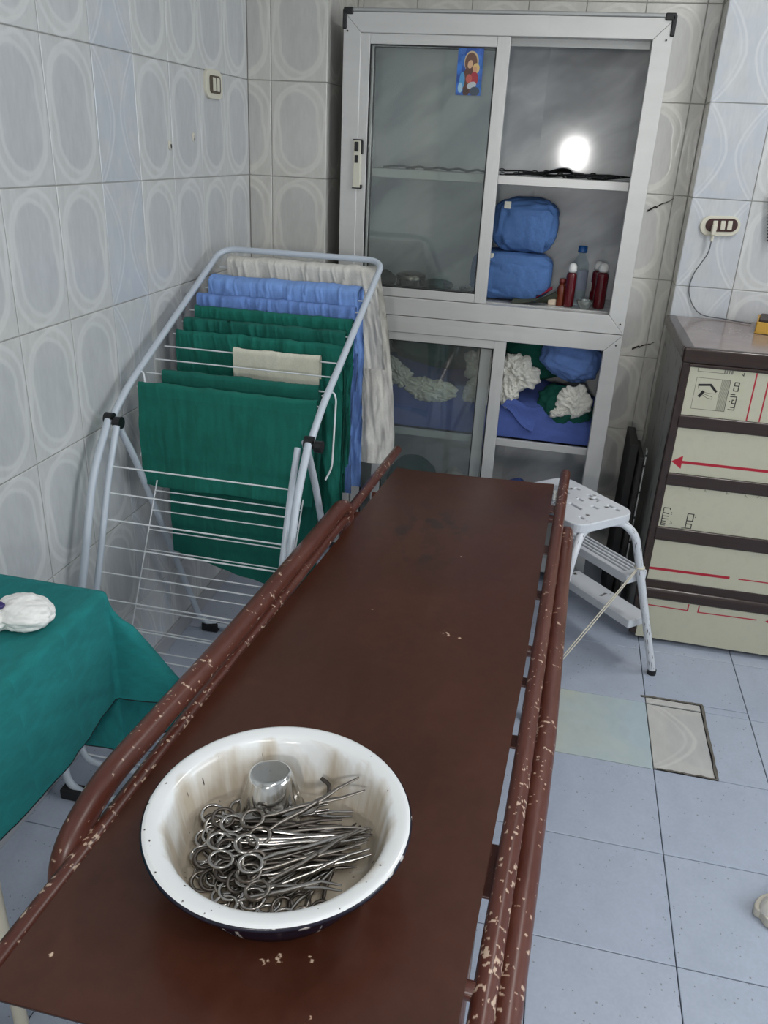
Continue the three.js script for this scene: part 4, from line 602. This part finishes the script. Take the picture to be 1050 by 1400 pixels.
{
  const pts = []; for (let k = 0; k <= 260; k++) { const a = k / 260, w = a * Math.PI * 2 * 15; pts.push(V(1.815 + 0.012 * Math.cos(w) + a * 0.03, lerp(1.505, 1.345, a), ZB + 0.02 + 0.012 * Math.sin(w))); }
  single('coiled_cord', polyTube(pts, 0.0022, 6), std({ color: 0x4e5054, roughness: 0.5 }), 'grey coiled handset cord hanging on the right pier', 'cord');
}
for (const [y, z, l] of [[1.565, 0.619, 'broken wall plug hole with pale putty nearer the sheer edge of the blue tiles'], [1.589, 0.46, 'broken wall plug hole with pale putty below the switch plate']]) {
  const t = thing('wall_plug', l, 'wall plug', [0, y, z]); part(t, 'putty', lump(0.001, y, z, 0.003, 0.013, 0.010, { amp: 0.35, s: Math.round(z * 100), seg: 24 }), std({ color: 0xd8d4c6, roughness: 0.9 })); part(t, 'hole', lump(0.003, y - 0.003, z - 0.002, 0.002, 0.007, 0.004, { amp: 0.4, s: 3, seg: 16 }), std({ color: 0x25221f, roughness: 1 }));
}
for (const [x, y, z, a, l] of [[1.422, 1.415, ZN, 0.55, 0.085], [1.452, 0.90, ZN, 0.4, 0.08]]) single('wall_crack', sheet(30, 3, (u, v) => V(x + u * l, y + u * l * a + (fbm(u * 8, 1, 7) - 0.5) * 0.012 + (v - 0.5) * 0.008 * (1 - u * 0.8), z + 0.0025), 0.002), std({ color: 0x2a2622, roughness: 1 }), y > 1 ? 'dark jagged chip in the niche tiles beside the upper cabinet' : 'dark chip in the niche tiles beside the lower cabinet', 'chip');

// ---------------------------------------------------------------- shoe of someone walking past
{
  const t = thing('shoe', 'white slip-on work shoe stepping on the floor tiles', 'shoe', [1.86, 0, 1.47]); const place = (g) => g.rotateY(0.25).translate(1.921, 0, 1.44); // toe towards -x
  const outline = (k) => { const s = new THREE.Shape(); const pts = [[-0.135, 0], [-0.125, 0.033], [-0.08, 0.047], [0.0, 0.04], [0.08, 0.033], [0.125, 0.028], [0.14, 0], [0.125, -0.028], [0.08, -0.032], [0.0, -0.036], [-0.08, -0.044], [-0.125, -0.03]].map(([x, y]) => new THREE.Vector2(x * k, y * k)); s.splineThru(pts.concat([pts[0]])); return s; };
  part(t, 'sole', place(new THREE.ExtrudeGeometry(outline(1), { depth: 0.018, bevelEnabled: true, bevelSize: 0.003, bevelThickness: 0.003, bevelSegments: 2 }).rotateX(-Math.PI / 2).translate(0, 0.004, 0)), std({ color: 0xcfcabd, roughness: 0.6 }), 'pale rubber sole');
  const up = new THREE.SphereGeometry(1, 40, 24, 0, Math.PI * 2, 0, Math.PI / 2); { const p = up.attributes.position; for (let i = 0; i < p.count; i++) { const x = p.getX(i), y = p.getY(i), z = p.getZ(i); p.setXYZ(i, x * 0.139, 0.022 + y * (0.062 + 0.03 * clamp((x + 0.3) / 1.1)), z * (0.047 - 0.006 * x)); } up.computeVertexNormals(); }
  part(t, 'upper', place(up), std({ color: 0xe2dfd6, roughness: 0.5 }));
}

// ---------------------------------------------------------------- things in the cabinet
{
  const yS = 1.0865, INT = 'instruments on the upper cabinet shelf';
  // wrapped blue bundles
  const bundle = (cx, cy, cz, rx, ry, rz, s, label) => { const t = thing('wrapped_bundle', label, 'bundle', [cx, cy - ry, cz], 'blue wrapped bundles in the cabinet'); part(t, 'wrap', lump(cx, cy, cz, rx, ry, rz, { pw: 0.62, amp: 0.07, fr: 2.6, s, ridge: 0.055, flatY: -ry * 0.96, seg: 84 }), wrapBlue); part(t, 'fold', sheet(20, 14, (u, v) => V(cx - rx * 0.2 + u * rx * 0.9, cy + ry * 0.6 - v * ry * 1.3 - u * 0.02, cz + rz * (1.02 - 0.10 * Math.abs(u - 0.5) - 0.16 * Math.pow(Math.abs(v - 0.45) * 1.6, 3)) + 0.004 * fbm(u * 6, v * 6, s)), 0.003), wrapBlue); part(t, 'tape', box(cx - rx * 0.62, cx - rx * 0.42, cy + ry * 0.62, cy + ry * 0.88, cz + rz * 0.86, cz + rz * 0.9, 0.001), ivory, 'pale tape tab'); };
  bundle(0.955, 1.178, -0.19, 0.150, 0.088, 0.10, 5, 'blue wrapped bundle lying at the bottom of the upper cabinet');
  bundle(0.985, 1.352, -0.20, 0.118, 0.092, 0.10, 9, 'blue wrapped bundle stacked on top of the other bundle');
  // bottles
  const red = phys({ color: 0x5c0f18, roughness: 0.18, clearcoat: 0.4 }), capW = std({ color: 0xe6e6e2, roughness: 0.4 });
  const redBottle = (x, z, h, r, label) => { const t = thing('antiseptic_bottle', label, 'bottle', [x, yS, z], 'dark red bottles in the cabinet'); part(t, 'body', lathe([[0.0005, 0], [r * 0.92, 0], [r, 0.006], [r, h * 0.9], [r * 0.9, h * 0.96], [r * 0.55, h], [0.0005, h]], 32).translate(x, yS, z), red); part(t, 'cap', lathe([[0.0005, 0], [r * 0.72, 0], [r * 0.86, 0.008], [r * 0.82, 0.020], [r * 0.55, 0.030], [0.0005, 0.033]], 28).translate(x, yS + h, z), capW, 'white rounded cap'); };
  redBottle(1.178, -0.115, 0.122, 0.0185, 'dark red bottle with a white cap in front of the clear water bottle'); redBottle(1.287, -0.135, 0.128, 0.0215, 'dark red bottle with a white cap behind the little glass bowl'); redBottle(1.272, -0.205, 0.125, 0.021, 'dark red bottle with a pale label hidden furthest back in the cabinet');
  single('paper_label', new THREE.CylinderGeometry(0.0218, 0.0218, 0.032, 24, 1, true, Math.PI * 1.35, 1.1).translate(1.272, yS + 0.066, -0.205), std({ color: 0xd9d6cd, roughness: 0.8, side: THREE.DoubleSide }), 'pale paper label round the rear red bottle', 'label');
  { const t = thing('amber_bottle', 'small amber brown bottle beside the dark red bottle', 'bottle', [1.148, yS, -0.125]); part(t, 'body', lathe([[0.0005, 0], [0.0145, 0], [0.015, 0.004], [0.015, 0.064], [0.010, 0.074], [0.010, 0.08], [0.0005, 0.08]], 28).translate(1.148, yS, -0.125), std({ color: 0x6e2f18, roughness: 0.2 })); part(t, 'cap', lathe([[0.0005, 0], [0.0115, 0], [0.0115, 0.016], [0.0005, 0.016]], 24).translate(1.148, yS + 0.08, -0.125), std({ color: 0x70241c, roughness: 0.5 })); }
  { const t = thing('water_bottle', 'clear plastic bottle with a blue screw cap in the cabinet', 'bottle', [1.205, yS, -0.19]); const r = 0.031, h = 0.185; part(t, 'body', lathe([[0.0005, 0.002], [r * 0.9, 0.0], [r, 0.008], [r, 0.05], [r * 0.95, 0.054], [r, 0.058], [r, 0.13], [r * 0.92, 0.15], [r * 0.5, 0.172], [0.013, 0.178], [0.013, h], [0.0005, h]], 40).translate(1.205, yS, -0.19), phys({ color: 0xf0f6f8, transmission: 1, thickness: 0, roughness: 0.08, ior: 1.3 })); part(t, 'cap', lathe([[0.0005, 0], [0.0165, 0], [0.0168, 0.003], [0.016, 0.022], [0.0005, 0.023]], 28).translate(1.205, yS + h, -0.19), std({ color: 0x1d5696, roughness: 0.4 }), 'blue screw cap'); part(t, 'label', new THREE.CylinderGeometry(r + 0.0008, r + 0.0008, 0.07, 30, 1, true, -0.2, 1.5).translate(1.205, yS + 0.09, -0.19), std({ color: 0x8f97a8, roughness: 0.5, side: THREE.DoubleSide }), 'grey blue paper label'); }
  { const t = single('glass_bowl', lathe([[0.0005, 0.002], [0.014, 0], [0.02, 0.006], [0.027, 0.02], [0.030, 0.032], [0.0285, 0.032], [0.0255, 0.020], [0.018, 0.008], [0.0005, 0.005]], 40).translate(1.236, yS, -0.085), std({ color: 0x9aa09c, metalness: 0.7, roughness: 0.25 }), 'tiny metal bowl at the front of the cabinet bottom', 'bowl'); }
  { const t = thing('cloth_pouch', 'dark olive pouch lying open in front of the blue bundle', 'pouch', [1.05, yS, -0.09]); part(t, 'body', sheet(30, 16, (u, v) => V(0.975 + u * 0.155 + v * 0.012, yS + 0.004 + u * u * 0.050 * (1 - v) + 0.010 * Math.sin(v * 3.1), -0.062 - v * 0.06 - 0.02 * u), 0.005), std({ color: 0x454a3e, roughness: 0.8 })); part(t, 'lining', sheet(16, 6, (u, v) => V(1.045 + u * 0.07, yS + 0.012 + u * 0.045 + v * 0.006, -0.115 - v * 0.025), 0.003), std({ color: 0xb8233a, roughness: 0.7 }), 'red lining'); }
  single('paper_box', box(1.105, 1.135, yS, yS + 0.022, -0.19, -0.12, 0.002), std({ color: 0xdcc9b2, roughness: 0.7 }), 'small pale paper box between the pouch and the amber bottle', 'box');
  { const t = thing('steel_drum', 'low round steel drum behind the left cabinet pane', 'drum', [0.575, yS, -0.2]); part(t, 'body', lathe([[0.0005, 0], [0.052, 0], [0.055, 0.004], [0.055, 0.05], [0.052, 0.052], [0.0005, 0.052]], 40).translate(0.575, yS, -0.2), steel); part(t, 'lid', lathe([[0.057, 0], [0.057, 0.012], [0.052, 0.018], [0.03, 0.024], [0.0005, 0.026]], 40).translate(0.575, yS + 0.044, -0.2), steelWorn); part(t, 'clasp', [box(0.535, 0.539, yS + 0.008, yS + 0.045, -0.146, -0.142, 0.001), box(0.605, 0.609, yS + 0.008, yS + 0.045, -0.146, -0.142, 0.001)], steel); }
  single('dark_pouch', lump(0.47, yS + 0.035, -0.18, 0.045, 0.035, 0.06, { amp: 0.2, s: 4, flatY: -0.033, seg: 32 }), std({ color: 0x33373a, roughness: 0.8 }), 'dark pouch in the left corner of the upper cabinet', 'pouch');
  single('dark_pouch', lump(0.68, yS + 0.022, -0.22, 0.06, 0.022, 0.05, { amp: 0.2, s: 6, flatY: -0.02, seg: 32 }), std({ color: 0x3a3e3e, roughness: 0.8 }), 'flat dark pouch between the steel drum and the blue bundle', 'pouch');
  { const x = 0.792; single('dark_canister', lathe([[0.0005, 0], [0.013, 0], [0.013, 0.04], [0.009, 0.044], [0.0005, 0.044]], 24).translate(x, yS, -0.09), std({ color: 0x33383a, roughness: 0.5 }), 'small dark canister left of the lower blue bundle', 'canister'); }
  // dark metal instruments on the shelf
  const sy = 1.5165; for (let k = 0; k < 16; k++) { const x = 0.9 + (k % 8) * 0.052 + rr(-0.015, 0.015), z = -0.12 - (k % 4) * 0.035, a = rr(-0.35, 0.2), L = rr(0.09, 0.16), h = 0.003 + (k > 7 ? 0.008 : 0) + 0.002 * (k % 3); const x1 = Math.min(x + L, 1.345); single('shelf_instrument', [polyTube([V(x, sy + h, z), V((x + x1) / 2, sy + h + rr(0, 0.006), z - a * 0.02), V(x1, sy + h + rr(0, 0.010), z - a * 0.05)], (t) => 0.0032 - 0.0016 * t, 8), new THREE.TorusGeometry(0.009, 0.0018, 6, 18).rotateX(Math.PI / 2 + 0.4).translate(x - 0.008, sy + h + 0.002, z)], std({ color: 0x1b1c1e, metalness: 0.6, roughness: 0.35 }), `dark ring-handled instrument ${['along the front edge', 'in the second row', 'in the third row', 'against the back panel'][k % 4]} of the upper cabinet shelf${k > 7 ? ', lying on another' : ''}`, 'instrument', INT); }
  single('instrument_pouch', sheet(30, 8, (u, v) => V(1.02 + u * 0.12, sy + 0.006 + 0.026 * Math.sin(Math.PI * Math.pow(1 - u, 0.6)) * (1 - v * 0.4), -0.10 - v * 0.06), 0.004), std({ color: 0x1d1f20, roughness: 0.45 }), 'dark leather instrument pouch among the instruments on the upper shelf', 'pouch');
  for (let k = 0; k < 5; k++) single('shelf_instrument', polyTube([V(0.46 + k * 0.075, sy + 0.005, -0.14 - (k % 2) * 0.05), V(0.52 + k * 0.07, sy + 0.012, -0.16), V(0.57 + k * 0.065, sy + 0.006, -0.17)], 0.004, 8), std({ color: 0x2a2d2f, metalness: 0.5, roughness: 0.4 }), `dark slim instrument behind the left pane, ${['first', 'second', 'third', 'fourth', 'fifth'][k]} along the shelf from the lock side`, 'instrument', INT);
  // linen in the lower cabinet
  const yL = 0.5735, LIN = 'linen in the lower cabinet';
  const linen = (name, geo, mat, label, cat = 'linen') => single(name, geo, mat, label, cat, LIN);
  linen('folded_sheet', sheet(70, 40, (u, v) => { const x = lerp(0.42, 1.345, u), top = 0.15 + 0.03 * Math.sin(u * 9) - 0.10 * step(0.55, 1, u) + 0.012 * fbm(u * 14, v * 5, 3); const a = v * 1.35; return V(x, yL + 0.004 + (a < 0.75 ? top * Math.sin(a / 0.75 * Math.PI / 2) : top + (a - 0.75) * 0.09), -0.085 - (a < 0.75 ? 0.05 * (1 - Math.cos(a / 0.75 * Math.PI / 2)) : 0.05 + (a - 0.75) * 0.30) + 0.008 * fbm(u * 9, v * 6, 7)); }, 0.006), clothNavy, 'big mound of folded blue sheets on the lower cabinet shelf', 'linen');
  linen('blue_flap', sheet(24, 18, (u, v) => V(1.0 + u * 0.13 - v * 0.02, yL + 0.15 - v * 0.075 * (0.3 + u) - 0.02 * u + 0.008 * Math.sin(u * 7), -0.072 + 0.006 * Math.sin(v * 4 + u * 3) - 0.02 * (1 - v)), 0.004), clothNavy, 'blue cloth corner folded over the front of the blue mound');
  linen('green_cloth', lump(1.222, yL + 0.12, -0.165, 0.115, 0.085, 0.08, { amp: 0.14, s: 21, ridge: 0.09, rot: 0.2, tilt: -0.35, seg: 72 }), clothGreenDark, 'crumpled dark green cloth at the right of the lower cabinet');
  linen('green_cloth', lump(1.06, yL + 0.30, -0.25, 0.17, 0.10, 0.09, { amp: 0.14, s: 24, ridge: 0.09, seg: 72 }), clothGreenDark, 'dark green cloth stuffed under the cabinet middle panel');
  linen('blue_cloth', lump(1.215, yL + 0.315, -0.19, 0.115, 0.085, 0.09, { amp: 0.12, s: 27, ridge: 0.07, tilt: -0.25, pw: 0.8, seg: 72 }), clothBlueB, 'blue cloth bulging from the top of the lower cabinet');
  linen('green_cloth', lump(0.72, yL + 0.29, -0.27, 0.22, 0.09, 0.07, { amp: 0.14, s: 29, ridge: 0.04 }), clothGreenDark, 'dark green cloth behind the left pane of the lower cabinet');
  const crumpled = (cx, cy, cz, a, b, c, s, tilt = 0) => sheet(44, 44, (u, v) => { const X = u * 2 - 1, Y = v * 2 - 1, r = Math.max(Math.abs(X), Math.abs(Y)), th = Math.atan2(Y, X), e = 0.72 + 0.75 * fbm(Math.cos(th) * 2.2 + 5, Math.sin(th) * 2.2 + 5, s, 3), ridge = (q, w) => 1 - Math.abs(fbm(q * 2.2 + w, w * 1.7 - q, s + 5, 3) - 0.5) * 5; const k = (ridge(X * 1.1, Y * 1.1) * 0.5 + ridge(Y * 1.9 + 3, X * 1.5) * 0.35); const x = a * Math.cos(th) * r * e * 1.25 + 0.22 * a * (fbm(X * 3, Y * 3, s + 9) - 0.5), y = b * Math.sin(th) * r * e * 1.25 + 0.22 * b * (fbm(X * 3 + 8, Y * 3, s + 11) - 0.5); return V(cx + x * Math.cos(tilt) - y * Math.sin(tilt), cy + x * Math.sin(tilt) + y * Math.cos(tilt), cz + c * (Math.sqrt(Math.max(0, 1 - r * r)) * 0.9 + k * 0.55)); }, 0.004, 0.3, 0.3);
  const gz = (x, y, z, a, b, c, s, label, o = {}) => single('gauze_pad', crumpled(x, y, z - 0.01, a, b, c, s, o.tilt ?? 0), gauze, label, 'gauze', 'gauze in the lower cabinet');
  gz(0.565, yL + 0.20, -0.115, 0.05, 0.034, 0.03, 33, 'crumpled white gauze at the far left of the lower cabinet', { tilt: -0.7 }); gz(0.70, yL + 0.155, -0.095, 0.068, 0.036, 0.03, 36, 'crumpled white gauze in the middle of the left lower pane', { tilt: -0.15 });
  gz(0.885, yL + 0.255, -0.14, 0.05, 0.05, 0.04, 39, 'white gauze tuft high behind the lower door edge'); gz(0.892, yL + 0.165, -0.12, 0.045, 0.05, 0.035, 41, 'white gauze block below the gauze tuft', { pw: 0.7 });
  gz(1.025, yL + 0.255, -0.115, 0.060, 0.052, 0.04, 43, 'frayed white gauze beside the green cloth', { tilt: -0.5, ridge: 0.16 }); gz(1.0, yL + 0.175, -0.10, 0.032, 0.045, 0.025, 45, 'white gauze hanging onto the blue flap', { ridge: 0.16 }); gz(1.252, yL + 0.165, -0.088, 0.042, 0.048, 0.022, 47, 'white gauze lump on the crumpled green cloth', { tilt: 0.2 }); gz(1.20, yL + 0.125, -0.085, 0.03, 0.015, 0.018, 49, 'small white gauze end on the crumpled green cloth', { tilt: 0.5 });
  linen('ribbon', box(0.915, 0.937, 0.525, 0.578, -0.052, -0.050, 0.0005), std({ color: 0x3c4b9c, roughness: 0.8 }), 'blue cloth end hanging over the lower shelf edge');
  linen('green_bundle', lump(0.635, 0.27, -0.18, 0.11, 0.15, 0.10, { amp: 0.1, s: 51, flatY: -0.14 }), clothGreenDark, 'dark green cloth bundle on the cabinet floor'); linen('blue_bundle', lump(1.07, 0.245, -0.17, 0.075, 0.125, 0.09, { amp: 0.12, s: 53, flatY: -0.118 }), clothNavy, 'dark blue cloth bundle on the cabinet floor'); linen('white_bundle', lump(0.80, 0.245, -0.22, 0.07, 0.12, 0.07, { amp: 0.12, s: 55, flatY: -0.118 }), clothWhite, 'pale cloth bundle on the cabinet floor');
}
renderer.render(scene, camera);
